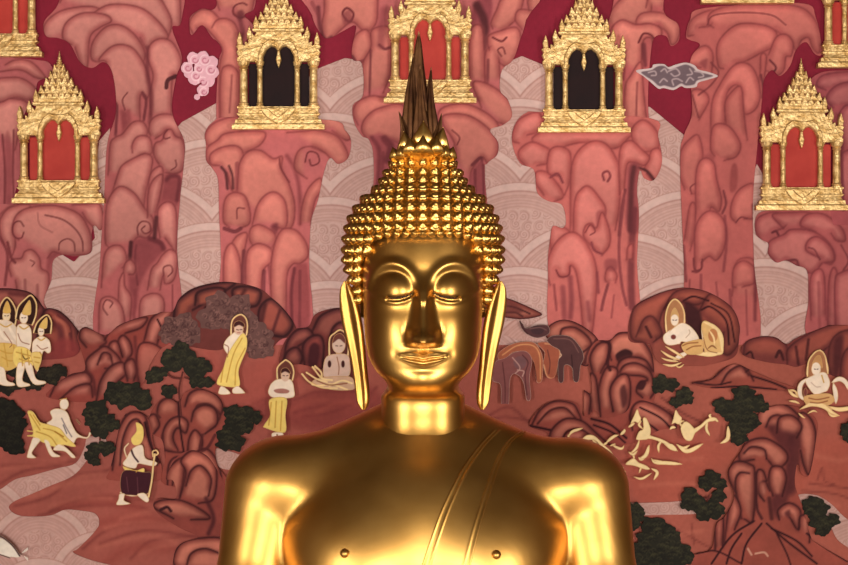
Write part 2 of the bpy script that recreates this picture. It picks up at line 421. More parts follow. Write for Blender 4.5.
bv = np.unique(be); inner = v[bv] * np.array([.88,.55,1.]) + np.array([423*.12, 0, 0])
m2 = {int(a): len(v)+i for i, a in enumerate(bv)}
lip = np.array([[a, b, m2[int(b)], m2[int(a)]] for a, b in be])
hair = sobj('hair', np.vstack([v, inner]), np.vstack([f, lip]), M_gold, statue)
# one curl: a stepped little snail with a pointed tip
def curl_mesh():
    prof = [(5.4,-2.5),(5.9,0),(5.7,1.6),(4.9,2.6),(4.3,2.7),(4.1,3.9),(3.2,4.8),(2.6,4.9),(2.2,5.8),(.1,6.6)]
    seg = 14; v = []
    for i, (r, h) in enumerate(prof):
        for j in range(seg):
            a = 2*math.pi*j/seg; w_ = h + 1.1*(j/seg - .5)*(1 if 0 < i < 9 else 0)
            v.append((r*math.cos(a), r*math.sin(a), w_))
    f = [[i*seg+j, i*seg+(j+1)%seg, (i+1)*seg+(j+1)%seg, (i+1)*seg+j] for i in range(len(prof)-1) for j in range(seg)]
    return np.array(v), f
cv, cf = curl_mesh()
curls = []
Rf = catmull(hrows, 12)
zc_rows = [157.5,165,173.5,182.5,191.5,200.5,210,219.5,229.5,239.5,249.5,259.5,269.5,279.5,289.5,299.5,309.5]
tt = np.linspace(-math.pi, math.pi, 2000)
for ri, z in enumerate(zc_rows):
    i = int(np.argmin(np.abs(Rf[:, 0] - z))); r = Rf[i]
    yy = np.where(np.cos(tt) > 0, r[1]*np.abs(np.cos(tt)), r[6]*np.abs(np.cos(tt))); xx = 423 + r[2]*np.sin(tt)
    L = np.concatenate([[0], np.cumsum(np.hypot(np.diff(xx), np.diff(yy)))])
    mid = L[np.argmin(np.abs(tt))]; n = int(L[-1] / 2 / 11.6)
    for k in range(-n, n+1):
        t0 = np.interp(mid + k*11.6, L, tt); x0 = 423 + r[2]*math.sin(t0); y0 = (r[1] if math.cos(t0) > 0 else r[6])*abs(math.cos(t0))
        if y0 > 40: continue
        mm = D0/(D0+y0*K0)
        if inwin(CX+(x0-CX)*mm-423, CY+(r[0]-CY)*mm, y0, 3.2): continue
        r2 = Rf[min(i+2, len(Rf)-1)]; r1 = Rf[max(i-2, 0)]
        c = abs(math.cos(t0)); sg = 1 if math.cos(t0) > 0 else 6
        dz = np.array([(r2[2]-r1[2])*math.sin(t0), (r2[sg]-r1[sg])*c, r2[0]-r1[0]])
        dt = np.array([r[2]*math.cos(t0), -(r[1] if sg == 1 else -r[6])*math.sin(t0), 0])
        nn = np.cross(dt, dz); nn /= np.linalg.norm(nn) + 1e-9
        if nn @ (np.array([x0, y0, r[0]]) - np.array([423, 5, 230])) < 0: nn = -nn
        curls.append((np.array([x0, y0, r[0]]), nn, .72 + .3*min(1, ri/4)))
for k in range(-5, 6):
    x0 = 423 + k*8.6; z0 = CY + (hairline(x0-423) - 3.5 - CY)/1.045; i = int(np.argmin(np.abs(Rf[:, 0]-z0))); rr = Rf[i]
    y0 = rr[1]*math.sqrt(max(0, 1-((x0-423)/rr[2])**2))
    n_ = np.array([(x0-423)/rr[2]*.8, -1., .15]); curls.append((np.array([x0, y0, z0]), n_/np.linalg.norm(n_), .8))
curls.sort(key=lambda q: q[0][1])          # the ones nearest to the front first
me = bpy.data.meshes.new('hair_curl'); me.from_pydata([tuple(p) for p in (cv*K0)], [], cf); me.update()
for p in me.polygons: p.use_smooth = True
me.materials.append(M_curl)
proto = None; massv = []; massf = []
for i, (p, n, s) in enumerate(curls):
    nw = np.array([n[0], n[1], -n[2]]); nw[2] += .12; nw /= np.linalg.norm(nw)
    q = Vector(nw).to_track_quat('Z', 'Y'); pos = W3(p) - BASE
    if i < 100:
        if proto is None: o = proto = link(bpy.data.objects.new('hair_curl', me), hair)
        else: o = proto.copy(); C.objects.link(o); o.parent = hair
        o.matrix_local = Matrix.Translation(Vector(pos)) @ q.to_matrix().to_4x4() @ Matrix.Scale(s, 4)
    else:
        Mx = np.array(q.to_matrix()); b0 = len(massv)*len(cv)
        massv.append((cv*K0*s) @ Mx.T + pos); massf += [[b0+a for a in ff] for ff in cf]
tag(mesh_np('hair_curls', np.vstack(massv), massf, M_curl, hair), kind='stuff')

# ---- finial: lotus petals round the foot of a tall flame
def blade(path, wid, thick, yprof=None, ridges=0, n=26, m=20, lean=0.):
    """A flame tongue or petal: lens-shaped section along a path (x, y, z in statue pixels)."""
    P = catmull(path, max(2, n // (len(path)-1))); N = len(P); t = np.linspace(0, 1, N)
    w_ = np.interp(t, *zip(*wid)); q = np.linspace(0, 2*math.pi, m, endpoint=False); v = []
    for i in range(N):
        u = np.cos(q); s = np.sin(q); th_ = thick * (w_[i]/max(a for _, a in wid)) ** .6
        g = (1 + .35*np.cos(u*math.pi*ridges)) if ridges else 1
        v.append(np.stack([P[i,0] + w_[i]*u, P[i,1] + th_*s*g, np.full(m, P[i,2]) + lean*np.abs(u)*w_[i]], -1))
    v = np.vstack(v)
    f = [[i*m+j, (i+1)*m+j, (i+1)*m+(j+1)%m, i*m+(j+1)%m] for i in range(N-1) for j in range(m)]
    f += [list(range(m))[::-1], [(N-1)*m+j for j in range(m)]]
    return v, f
finial = empty('flame_finial', (0, 0, 0)); finial.parent = statue
def tongue(name, path, wid, thick, mat, ridges=0, lean=0.):
    v, f = blade(path, wid, thick, ridges=ridges, lean=lean); return sobj(name, v, f, mat, finial)
tongue('flame_tongue', [(420,3,160),(419.5,4,120),(418,4,80),(418.8,4,31)], [(0,16),(.3,15),(.5,11.5),(.75,6.6),(.92,3.2),(1,.5)], 9, M_flame, 3)
tongue('flame_tongue', [(412,-1,160),(411,-1,125),(411,0,92),(413.5,1,54)], [(0,11),(.4,9),(.7,5),(1,.4)], 6, M_flame, 2)
tongue('flame_tongue', [(407,-4,160),(406,-4,140),(404,-4,128),(399,-4,112)], [(0,8),(.4,6),(.7,3.4),(1,.4)], 5, M_flame, 2)
tongue('flame_tongue', [(431,-1,160),(430,-1,125),(429.5,0,100),(431.2,1,67)], [(0,10),(.4,8),(.7,4.4),(1,.4)], 6, M_flame, 2)
tongue('flame_tongue', [(437,-4,160),(437.5,-4,140),(439,-4,130),(441.5,-4,114)], [(0,9),(.4,6),(.7,3.2),(1,.4)], 5, M_flame, 2)
tongue('flame_tongue', [(421,-8,160),(421,-8,130),(420,-7,105),(420,-5,66)], [(0,11),(.35,8.5),(.7,4.4),(1,.4)], 5, M_flame, 2)
for x0, y0, x1, z1, w0, zb in ((423,-27,423.5,126,12,160),(411,-22,404,136,10,160),(435,-22,443,132,10,160),(401,-14,393,150.5,8,164),(445,-14,453,150,8,164),
                               (413,-32,410,143,9,163),(433,-32,437,142,9,163),(423,-36,423,141,9,164),(406,-26,401,150,8,165),(440,-26,446,149.5,8,165),(423,26,423,130,9,160),(408,20,403,139,8,160),(439,20,443,139,8,160)):
    yo = y0*1.12; w0 *= 1.2; z1 -= 2
    tongue('lotus_petal', [(x0,y0*.72,zb),(x0+(x1-x0)*.45,yo,zb+(z1-zb)*.45),(x1,yo*1.02,z1)], [(0,w0*.8),(.35,w0),(.65,w0*.62),(.85,w0*.28),(1,.3)], 3.6, M_curl, 1)
v, f = dome((423, 0, 163), (0, 0.0001, -1), 27, 24, 28, 8); sobj('lotus_boss', v, f, M_curl, finial)

# ---- pedestal the statue sits on
ped = empty('statue_pedestal', (0, 0, 0)); tag(ped, 'gilded oval plinth under the seated golden statue', 'pedestal')
def oval(name, prof, mat):
    seg = 72; bm = bmesh.new(); rings = []
    for r, z in prof:
        rings.append([bm.verts.new(((r*math.cos(2*math.pi*j/seg))*.78, r*math.sin(2*math.pi*j/seg)*.42 - .08, z)) for j in range(seg)])
    for a, b in zip(rings[:-1], rings[1:]):
        for j in range(seg): bm.faces.new((a[j], a[(j+1)%seg], b[(j+1)%seg], b[j]))
    bm.faces.new(rings[0]); bm.faces.new(rings[-1])
    return bm_obj(name, bm, mat, ped)
oval('base', [(1.15,0),(1.15,.08),(1.1,.1),(1.02,.12),(.98,.2)], M_ped)
oval('top', [(.98,.2),(.95,.3),(1.0,.36),(1.06,.42),(1.06,.498)], M_ped)
# ================================================================== THE PAINTED WALL
# The mural is flat tempera on the plaster: every painted rock, tree or figure is a thin coat of paint on the wall,
# drawn in pixels of the wall plane, with its brushwork (outlines, washes) as pigment of the coat itself.
wall_box('wall_back', RX0, RX1, WALL, WALL+.2, 0, RH, M_wallp)
CROP = {}
for i_, c_ in enumerate('abcd'):
    for r_, y_ in enumerate((0, 141, 282, 423)): CROP[c_+str(r_)] = (212*i_, y_, 4.0 if r_ < 3 else 3.98)
CROP.update(e=(85,70,4.), f=(297,0,4.), g=(297,70,4.), h=(509,90,4.), i=(85,200,4.), j=(509,200,4.), u=(650,290,6.278), v=(775,340,7.06), w=(0,285,5.14), k=(636,200,4.), l=(0,180,4.),
            m=(85,340,4.), n=(0,380,6.), o=(500,380,4.), p=(500,280,4.), q=(560,395,4.711), r=(0,280,8.), s=(0,330,8.), t=(100,410,5.65), z=(0,0,1.))
def PT(crop, txt):
    ox, oy, s = CROP[crop]; v = [float(a) for a in txt.replace(',', ' ').split()]
    return [(ox + v[i]/s, oy + v[i+1]/s) for i in range(0, len(v), 2)]
LIFT = [.0016]
class Coat:
    """One coat of paint: a grid of pigment with a drawn outline."""
    def __init__(self, box, res=1.0, base=(200,110,105)):
        x0, y0, x1, y1 = box; self.res = res
        self.x = np.arange(x0, x1 + res, res); self.y = np.arange(y0, y1 + res, res)
        self.X, self.Y = np.meshgrid(self.x, self.y)
        self.col = np.zeros(self.X.shape + (3,)) + np.array(base, float); self.sdf = np.full(self.X.shape, -50.0)
    def win(self, p, pad):
        a = np.searchsorted(self.x, [p[:,0].min()-pad, p[:,0].max()+pad]); b = np.searchsorted(self.y, [p[:,1].min()-pad, p[:,1].max()+pad])
        return (slice(max(b[0]-1,0), b[1]+1), slice(max(a[0]-1,0), a[1]+1))
    @staticmethod
    def dist(X, Y, p):
        d = np.full(X.shape, 1e9)
        for a, b in zip(p[:-1], p[1:]):
            e = b - a; L = e @ e
            t = np.clip(((X-a[0])*e[0] + (Y-a[1])*e[1]) / L, 0, 1) if L > 1e-9 else 0
            d = np.minimum(d, (X-a[0]-t*e[0])**2 + (Y-a[1]-t*e[1])**2)
        return np.sqrt(d)
    @staticmethod
    def inside(X, Y, p):
        r = np.zeros(X.shape, bool); q = np.roll(p, -1, 0)
        for a, b in zip(p, q):
            if a[1] == b[1]: continue
            r ^= ((a[1] > Y) != (b[1] > Y)) & (X < (b[0]-a[0]) * (Y-a[1]) / (b[1]-a[1]) + a[0])
        return r
    def mixin(self, w, a, c):
        self.col[w] = self.col[w] * (1-a[..., None]) + np.asarray(c, float) * a[..., None]
    def fill(self, pts, c=None, soft=.7, sil=True, sm=True, a=1.0):
        p = catmull(pts, 5, True) if sm else np.asarray(pts, float)
        w = self.win(p, soft + 4); X, Y = self.X[w], self.Y[w]
        d = self.dist(X, Y, np.vstack([p, p[:1]])); d = np.where(self.inside(X, Y, p), d, -d)
        if sil: self.sdf[w] = np.maximum(self.sdf[w], d)
        if c is not None: self.mixin(w, a * sstep(-soft, soft, d), c)
    def lobe(self, pts, hi, lo, line, lw=.8, wash=7., shade=4.5, sil=False, sa=.55, vary=True):
        """A swelling cloud-rock form: dark contour along the drawn arch, a wash inside it, left open where the arch ends."""
        q = np.asarray(pts, float); p = catmull(q, 6)
        w = self.win(p, shade + 3); X, Y = self.X[w], self.Y[w]
        ins = self.inside(X, Y, p); do = self.dist(X, Y, p)
        ch = math.hypot(*(p[0]-p[-1]))
        al = np.where(ins, 1.0, 0.0)
        if ch > 5:
            dc = self.dist(X, Y, np.array([p[-1], p[0]])); al = al * sstep(0, min(9., ch*.45), dc)
        if sil: self.sdf[w] = np.maximum(self.sdf[w], np.where(ins, do, -do))
        k = 1 + (RNG.rand()-.5)*.07 if vary else 1
        if sa: self.mixin(w, np.where(ins, 0, sa * np.clip(1-do/shade, 0, 1)**1.5), lo)
        t = sstep(0, wash, do)[..., None]; c = (np.asarray(lo, float)*(1-t) + np.asarray(hi, float)*t) * k
        c = c * (1.05 - .17*np.clip((Y-p[:,1].min())/max(8., np.ptp(p[:,1])), 0, 1))[..., None]
        self.col[w] = self.col[w]*(1-al[..., None]) + c*al[..., None]
        self.mixin(w, (.55 if lw < .9 else .72)*sstep(lw+.7, lw-.6, do), line)
    def stroke(self, pts, width, c, soft=.6, a=1., sil=False, taper=False, sm=True):
        p = catmull(pts, 6) if sm else np.asarray(pts, float)
        w = self.win(p, width + soft + 3); X, Y = self.X[w], self.Y[w]
        if taper:
            L_ = np.concatenate([[0], np.cumsum(np.hypot(*np.diff(p, axis=0).T))]); u_ = np.linspace(0, L_[-1], max(12, int(L_[-1]/.5)))
            p = np.stack([np.interp(u_, L_, p[:,0]), np.interp(u_, L_, p[:,1])], 1)
            d = np.full(X.shape, 1e9); n = len(p)
            for i, pp in enumerate(p):
                f = 1 - abs(2*i/(n-1) - 1)**2.5*.85; d = np.minimum(d, np.hypot(X-pp[0], Y-pp[1]) - width/2*f)
        else: d = self.dist(X, Y, p) - width/2
        if sil: self.sdf[w] = np.maximum(self.sdf[w], -d)
        self.mixin(w, a*sstep(soft, -soft, d), c)
    def blob(self, cx, cy, r, c, rough=.18, soft=.8, sil=True, ry=None, a=1.):
        n = 22; ph = RNG.rand(4)*6.3; q = np.linspace(0, 2*math.pi, n, endpoint=False)
        k = 1 + rough*(np.sin(5*q+ph[0])*.5 + np.sin(8*q+ph[1])*.35 + np.sin(3*q+ph[2])*.35)
        self.fill(np.stack([cx + r*k*np.cos(q), cy + (ry or r)*k*np.sin(q)], 1), c, soft, sil, True, a)
    def mottle(self, amt, scale, seed=0):
        """Uneven washes of the same pigment."""
        R = np.random.RandomState(seed); f = np.zeros(self.X.shape)
        for o in range(7):
            a, b = R.randn(2)/scale*(1+.5*o); f += np.sin(self.X*a + self.Y*b + R.rand()*6.3 + 1.5*np.sin(self.Y/scale*.7+o) + 1.2*np.sin(self.X/scale*.5+2*o))/(1+.5*o)
        self.col *= (1 + amt*f/3)[..., None]
    def build(self, name, lift, label=None, cat=None, group=None, kind=None, parent=None, mat=None):
        res = self.res; s = self.sdf; H, Wd = s.shape
        ins = s > 0
        cell = ins[:-1,:-1] | ins[1:,:-1] | ins[:-1,1:] | ins[1:,1:]
        ii = np.arange(H*Wd).reshape(H, Wd)
        quads = np.stack([ii[1:,:-1][cell], ii[1:,1:][cell], ii[:-1,1:][cell], ii[:-1,:-1][cell]], 1)
        gy, gx = np.gradient(s, res); gl = np.hypot(gx, gy) + 1e-6
        st = np.where(s < 0, np.clip(-s, 0, 1.5*res), 0)
        PX = self.X + gx/gl*st; PY = self.Y + gy/gl*st
        used = np.unique(quads); rm = -np.ones(H*Wd, int); rm[used] = np.arange(len(used)); quads = rm[quads]
        LIFT[0] += .0003                       # each coat lies on the ones painted before it
        Yw = WALL - (lift if lift and lift < .0015 else LIFT[0]); k = kw(Yw)
        px, py = PX.ravel()[used], PY.ravel()[used]
        V = np.stack([(px-CX)*k, np.full(len(px), Yw), ZC-(py-CY)*k], 1)
        # the edge of the coat turns back to the layer under it
        e = np.vstack([quads[:, [0,1]], quads[:, [1,2]], quads[:, [2,3]], quads[:, [3,0]]])
        key = np.sort(e, 1); u, inv, cnt = np.unique(key, axis=0, return_inverse=True, return_counts=True); be = e[cnt[inv.ravel()] == 1]
        bv = np.unique(be); m2 = -np.ones(len(V), int); m2[bv] = len(V) + np.arange(len(bv))
        Vb = V[bv].copy(); Vb[:, 1] += .00022
        quads = np.vstack([quads, np.stack([be[:,1], be[:,0], m2[be[:,0]], m2[be[:,1]]], 1)])
        col = lin(np.clip(self.col.reshape(-1, 3)[used], 0, 255)); V = np.vstack([V, Vb]); col = np.vstack([col, col[bv]])
        c0 = V.mean(0)
        if parent is not None: c0 = np.array(parent.location)
        o = mesh_np(name, V - c0, quads, mat or M_paint, parent, False, col)
        if parent is None: o.location = c0
        return tag(o, label, cat, group, kind)
# pigments
ROSE = dict(hi=(210,124,112), lo=(172,88,84), line=(112,46,50))       # cloud rocks behind the statue's head
ROSEL = dict(hi=(206,131,122), lo=(166,88,86), line=(106,44,48))      # the towers nearer the frame's side
BROWN = dict(hi=(176,92,80), lo=(122,54,48), line=(62,24,26))         # hills and boulders
BOUL = dict(hi=(192,106,92), lo=(142,64,56), line=(74,28,30))
DEEP = (104,44,50); DARKR = (132,60,64); BLK = (70,30,34)
def rock(name, box, base_crop, base, ops, pal, basecol, label, cat, lift, group=None, mott=.05, seed=1):
    c = Coat(box, 1.0, basecol)
    for b in (base if isinstance(base, list) else [base]): c.fill(PT(base_crop, b), basecol)
    for op in ops:
        k, crop, txt = op[0], op[1], op[2]; p = PT(crop, txt); kw_ = dict(op[3]) if len(op) > 3 else {}
        if k == 'L': c.lobe(p, **{**pal, **kw_})
        elif k == 'LS': c.lobe(p, **{**pal, 'sil': True, **kw_})
        elif k == 'S': c.stroke(p, kw_.pop('w', 1.6), kw_.pop('c', pal['line']), **kw_)
        elif k == 'F': c.fill(p, kw_.pop('c', DARKR), kw_.pop('soft', 2.), kw_.pop('sil', False), **kw_)
    c.mottle(mott, 14, seed)
    return c.build(name, lift, label, cat, group)

# ---- the ground of the picture: crimson sky above, red-brown earth below
g = Coat((-198, -192, 1046, 732), 2.0, (150,40,62))
g.sdf[:] = 9; 
land = sstep(296, 330, g.Y + 10*np.sin(g.X/70.))
top = np.array([132,31,50.]); e1 = np.array([164,86,75.]); e2 = np.array([170,90,75.])
tt_ = np.clip((g.X - 300)/400, 0, 1)[..., None]
earth = e1*(1-tt_) + e2*tt_
g.col = top*(1-land[..., None]) + earth*land[..., None]
def gs(crop, txt, w=1.4, c=(124,56,52), soft=1.2, a=.8): g.stroke(PT(crop, txt), w, c, soft, a)
# long furrows of the earth
for t_ in ("10,170 200,160 330,150", "200,350 300,310 420,290 600,310", "150,370 320,330 520,330 640,360 840,400", "330,500 420,430 560,400 840,410", "400,480 560,430 700,440 840,470", "520,540 600,470 760,450 848,450", "0,240 100,190 240,170", "60,330 200,290 300,210 420,190 480,160"):
    gs('a3', t_, 2.2, (120,52,48), 2.5, .75)
for t_ in ("340,420 500,380 800,400", "420,560 520,500 700,500 848,520", "250,330 400,310 560,340"): gs('a3', t_, 9, (146,66,58), 6, .6)
for t_ in ("10,110 60,70 130,90 200,100", "160,490 240,460 330,470 420,440 600,440", "330,520 420,500 560,490 640,500", "360,540 480,520 600,470 660,420"): gs('b2', t_, 2, (110,46,44), 2, .7)
g.fill(PT('b2', "160,490 230,455 330,470 420,430 640,420 700,570 480,600 250,560"), (140,62,58), 6, False, a=.7)
g.fill(PT('b2', "-20,250 60,330 160,320 230,300 340,340 340,420 220,460 40,560 -60,400"), (168,80,70), 8, False, a=.6)
g.fill(PT('d3', "0,60 300,80 500,100 848,60 848,280 700,240 640,300 380,180 200,310 0,320"), (174,86,70), 10, False, a=.7)
for t_ in ("0,380 150,420 300,500", "480,420 640,470 800,540", "500,440 600,520 700,570", "540,400 700,480 848,560", "420,400 560,440 640,520", "380,440 360,520 420,560", "450,430 520,500 560,570", "720,230 740,180 750,230 790,245", "220,400 230,480", "690,240 848,260", "660,270 780,280 848,300"):
    gs('d3', t_, 1.6, (120,54,48), 1.2, .75)
for t_ in ("220,405 300,400 430,420 600,430 700,425", "620,540 700,500 848,520", "60,480 140,520 200,560", "100,460 180,520 260,560"): gs('d2', t_, 1.6, (98,42,40), 1.4, .85)
for t_ in ("240,560 330,540 480,570", "250,540 340,500 430,560 560,560"): gs('c2', t_, 2, (120,52,50), 2, .7)
for t_ in ("60,300 180,270 300,240 420,230", "200,330 320,300 440,300", "420,420 520,400 640,400 760,420", "380,500 480,470 600,450 700,470", "560,520 640,490 760,480", "20,180 140,165 260,150", "120,300 260,240 330,210 400,200", "480,380 600,350 640,360"):
    gs('a3', t_, 4, (184,102,86), 3, .55)
for t_ in ("260,340 340,330 400,335", "0,330 80,380 120,440", "180,330 240,420 200,440", "300,520 380,480 460,470", "420,520 520,480 620,500"): gs('b2', t_, 4, (172,84,72), 3, .5)
for t_ in ("20,250 200,240 380,260", "0,130 120,150 260,140", "60,420 160,440 260,430", "700,300 800,330", "720,130 800,150 848,140", "460,480 560,520 640,560", "560,470 660,520 760,570"): gs('d3', t_, 4, (194,110,90), 3, .5)
g.mottle(.06, 26, 3)
ground = g.build('mural_ground', .001, 'painted crimson sky and red brown earth ground of the whole mural', 'painting', None, 'structure')

# ---- panels of pale water, patterned with overlapping combed waves
def waves(name, pts_crop, txt, label, lift=.0022, pal=((200,160,151),(168,120,112),(212,178,170)), per=124., rad=84., phx=0., phy=0., tone=1.0, cat='water panel', group=None):
    p = PT(pts_crop, txt); a = np.array(p)
    c = Coat((a[:,0].min()-4, a[:,1].min()-4, a[:,0].max()+4, a[:,1].max()+4), .8)
    X, Y = c.X, c.Y; base, lin_, light = [np.array(q, float)*tone for q in pal]
    dy = rad*.5; done = np.zeros(X.shape, bool); col = np.zeros(X.shape+(3,)) + base
    for r in range(40, -12, -1):
        cy = phy + r*dy; cx0 = phx + (r % 2)*per/2
        dx = (X - cx0 + per/2) % per - per/2
        rr = np.hypot(dx, (Y-cy)*1.05); m = (~done) & (rr < rad) & (Y < cy + 2)
        q = rad - rr
        cc = np.zeros(X.shape+(3,)) + base
        l = np.exp(-(q/.9)**2) + np.exp(-((q-9.5)/.9)**2) + .6*np.exp(-((q-14)/.8)**2)
        comb = np.where((q > 15) & (q < 27), .45*(.5+.5*np.cos(q*2*math.pi/3.2)), 0)
        inn = q > 28
        gx_ = np.floor(dx/11.5); gy_ = np.floor((Y-cy)/10.5); jx = np.sin(gx_*12.9+gy_*78.2+r*3.1)*2.4; jy = np.cos(gx_*39.3+gy_*11.1+r)*2.2
        ex = dx-(gx_+.5)*11.5-jx; ey = Y-cy-(gy_+.5)*10.5-jy; er = np.hypot(ex, ey); ea = np.arctan2(ey, ex)
        sw = np.where(inn, .75*np.exp(-((np.mod(er - ea/6.283*2.6 + 1.3, 2.6) - 1.3)/.55)**2)*(er < 5.6) + .5*np.exp(-((er-5.8)/.6)**2), 0)
        band = ((q > 1) & (q < 9)).astype(float)
        cc = cc + (light-base)*(band*.8 + inn*.25)[..., None]
        k = np.clip(l+comb+sw, 0, 1)[..., None]*.8
        cc = cc*(1-k) + lin_*k
        col[m] = cc[m]; done |= m
    c.col = col; c.fill(p, None, sm=(name != 'wave_panel')); c.mottle(.025, 20, 5)
    return c.build(name, lift, label, cat, group)
waves('wave_panel', 'z', "40,262 46,246 58,252 74,262 95,238 90,205 96,170 99,141 110,128 112,345 40,345", 'pale wave-patterned water strip between the red-panelled shrine ledge and the tall cloud rock', phx=75, phy=20)
waves('wave_panel', 'z', "175,130 182,122 222,100 232,140 232,345 170,345", 'pale combed-wave water strip behind the pink swirl cloud, narrow and bounded by rose rock', phx=150, phy=8)
waves('wave_panel', 'z', "300,90 314,70 345,58 372,62 432,62 432,300 432,345 300,345", 'pale wave-patterned water showing between the dark-niched shrine ledge and the hair curls', phx=330, phy=24, tone=.97)
waves('wave_panel', 'z', "478,80 498,66 522,56 560,72 570,190 575,345 433,345 433,62 470,62", 'pale wave-patterned water between the hair curls and the widest cloud rock', phx=520, phy=10, tone=1.0)
waves('wave_panel', 'z', "630,104 650,107 690,140 700,200 700,345 625,345", 'pale combed-wave water below the grey cloud, between two rose rock towers', phx=690, phy=18)
waves('wave_panel', 'z', "750,180 757,164 765,178 800,240 822,250 826,345 750,345", 'pale wave-patterned water beneath the ledge of the red shrine, over the far hill', phx=765, phy=2)
RIV = ((200,156,146),(176,124,114),(208,170,160))
waves('river', 'a3', "350,55 410,58 422,78 380,92 345,150 290,210 200,250 120,285 60,310 35,335 60,362 110,372 200,368 260,345 330,350 380,362 395,400 370,440 310,500 290,515 360,545 470,575 470,600 -60,600 -60,290 0,265 60,225 130,208 230,180 300,160 335,100",
      'pale pink river winding past the striding hermit to the bottom edge', lift=.0024, pal=RIV, phx=40, phy=15, rad=54)
waves('stream', 'z', "215,449 232,452 247,459 246,468 232,470 218,466", 'short pale stream bend beside the bare shoulder, under the dark bush', lift=.0024, pal=RIV)
waves('stream', 'd3', "-90,318 10,318 120,315 190,312 240,330 245,360 100,366 30,368 -90,380", 'straight pale stream running between the bushes right of the covered shoulder', lift=.0024, pal=RIV)
waves('stream', 'd3', "648,285 720,288 780,325 830,375 900,430 900,560 848,500 800,462 770,400 740,360 690,330 655,315", 'pale stream curving down past the tree trunk rock to the frame edge', lift=.0024, pal=RIV)
waves('stream', 'c2', "300,170 380,150 400,190 440,215 500,220 530,200 520,100 560,130 560,260 420,250 330,215 290,215", 'pale stream behind the animals beside the statue ear', lift=.0024, pal=RIV)

# a moulded teak frame runs round the whole mural, outside the view
bm = bmesh.new(); fx0, fx1, fz0, fz1 = -1.98, 1.98, .72, 3.66
for a in ((fx0-.1, fx0, fz0-.1, fz1+.1), (fx1, fx1+.1, fz0-.1, fz1+.1), (fx0, fx1, fz0-.1, fz0), (fx0, fx1, fz1, fz1+.1)):
    box_bm(bm, a[0], a[1], WALL-.09, WALL, a[2], a[3])
tag(bm_obj('trim_2', bm, M_wood), kind='structure')
# ---- cloud rocks
L1, L2, L3 = .0040, .0046, .0052
rock('cloud_rock', (-40,50,60,240), 'a0', "-150,236 60,232 150,240 195,250 215,290 190,310 150,330 140,400 100,450 80,560 80,700 60,780 60,900 -150,900", [
 ('L','a0',"-150,330 30,310 90,315 140,350 145,390 110,400 60,390 0,410 -150,430"),
 ('L','a0',"-150,440 0,410 40,395 100,405 130,440 110,480 80,520 60,600"),
 ('L','a0',"20,260 60,240 120,245 170,290 180,315 140,310 80,280 -20,290"),
 ('S','a0',"10,540 20,700 15,900",dict(w=2.5,a=.7)),('S','a0',"55,520 52,700 60,880",dict(w=2,a=.7)),('S','a0',"-40,560 -30,880",dict(w=3,a=.5)),
 ('F','a0',"20,560 40,540 50,700 40,860 25,860",dict(c=DARKR,a=.5))], ROSEL, (176,94,96),
 'rose cloud rock rising behind the red-panelled shrine, under the cut-off corner shrine', 'painted rock', L1)
rock('cloud_rock', (-40,195,115,330), 'l', "-150,120 50,98 200,92 390,90 412,130 415,185 398,202 378,180 366,215 368,240 362,292 300,305 250,300 212,325 205,400 175,480 175,560 -150,560", [
 ('L','l',"-150,300 -20,180 0,140 40,105 100,95 160,100"),
 ('L','l',"290,100 350,96 395,95 412,140 410,190 392,202 350,165 330,130"),
 ('L','l',"20,260 2,220 0,160 40,110 120,100 90,160 60,200 62,260 50,300"),
 ('L','l',"75,240 52,218 50,180 70,135 120,110 220,102 310,132 350,185 366,240 360,292 300,302 250,300 212,288 190,312"),
 ('S','l',"95,210 85,232 60,228 50,200 58,172 80,165 95,185",dict(w=1.3)),
 ('S','l',"180,140 250,158 300,195 328,240 332,285",dict(w=1.3)),('S','l',"235,280 240,250 270,235 295,250 300,285",dict(w=1.2)),('S','l',"150,130 160,180 210,210",dict(w=1,a=.5)),
 ('F','l',"195,300 240,292 210,330 200,400 185,380",dict(a=.7)),
 ('L','l',"45,385 35,345 50,318 85,312 100,285 130,280 158,312 165,352 195,380 190,480 175,560 60,560 70,480 62,400"),
 ('S','l',"30,250 45,310 60,330",dict(w=3,a=.8)),('S','l',"0,230 30,300 20,420",dict(w=3,a=.7)),('S','l',"120,320 138,330 128,345",dict(w=1)),
 ('S','l',"100,400 105,540",dict(w=3,a=.4)),('S','l',"150,420 150,540",dict(w=3,a=.4))], ROSEL, (180,98,98),
 'rose cloud rock spreading like a bracket beneath the red-panelled shrine by the crowned figures', 'painted rock', L1)
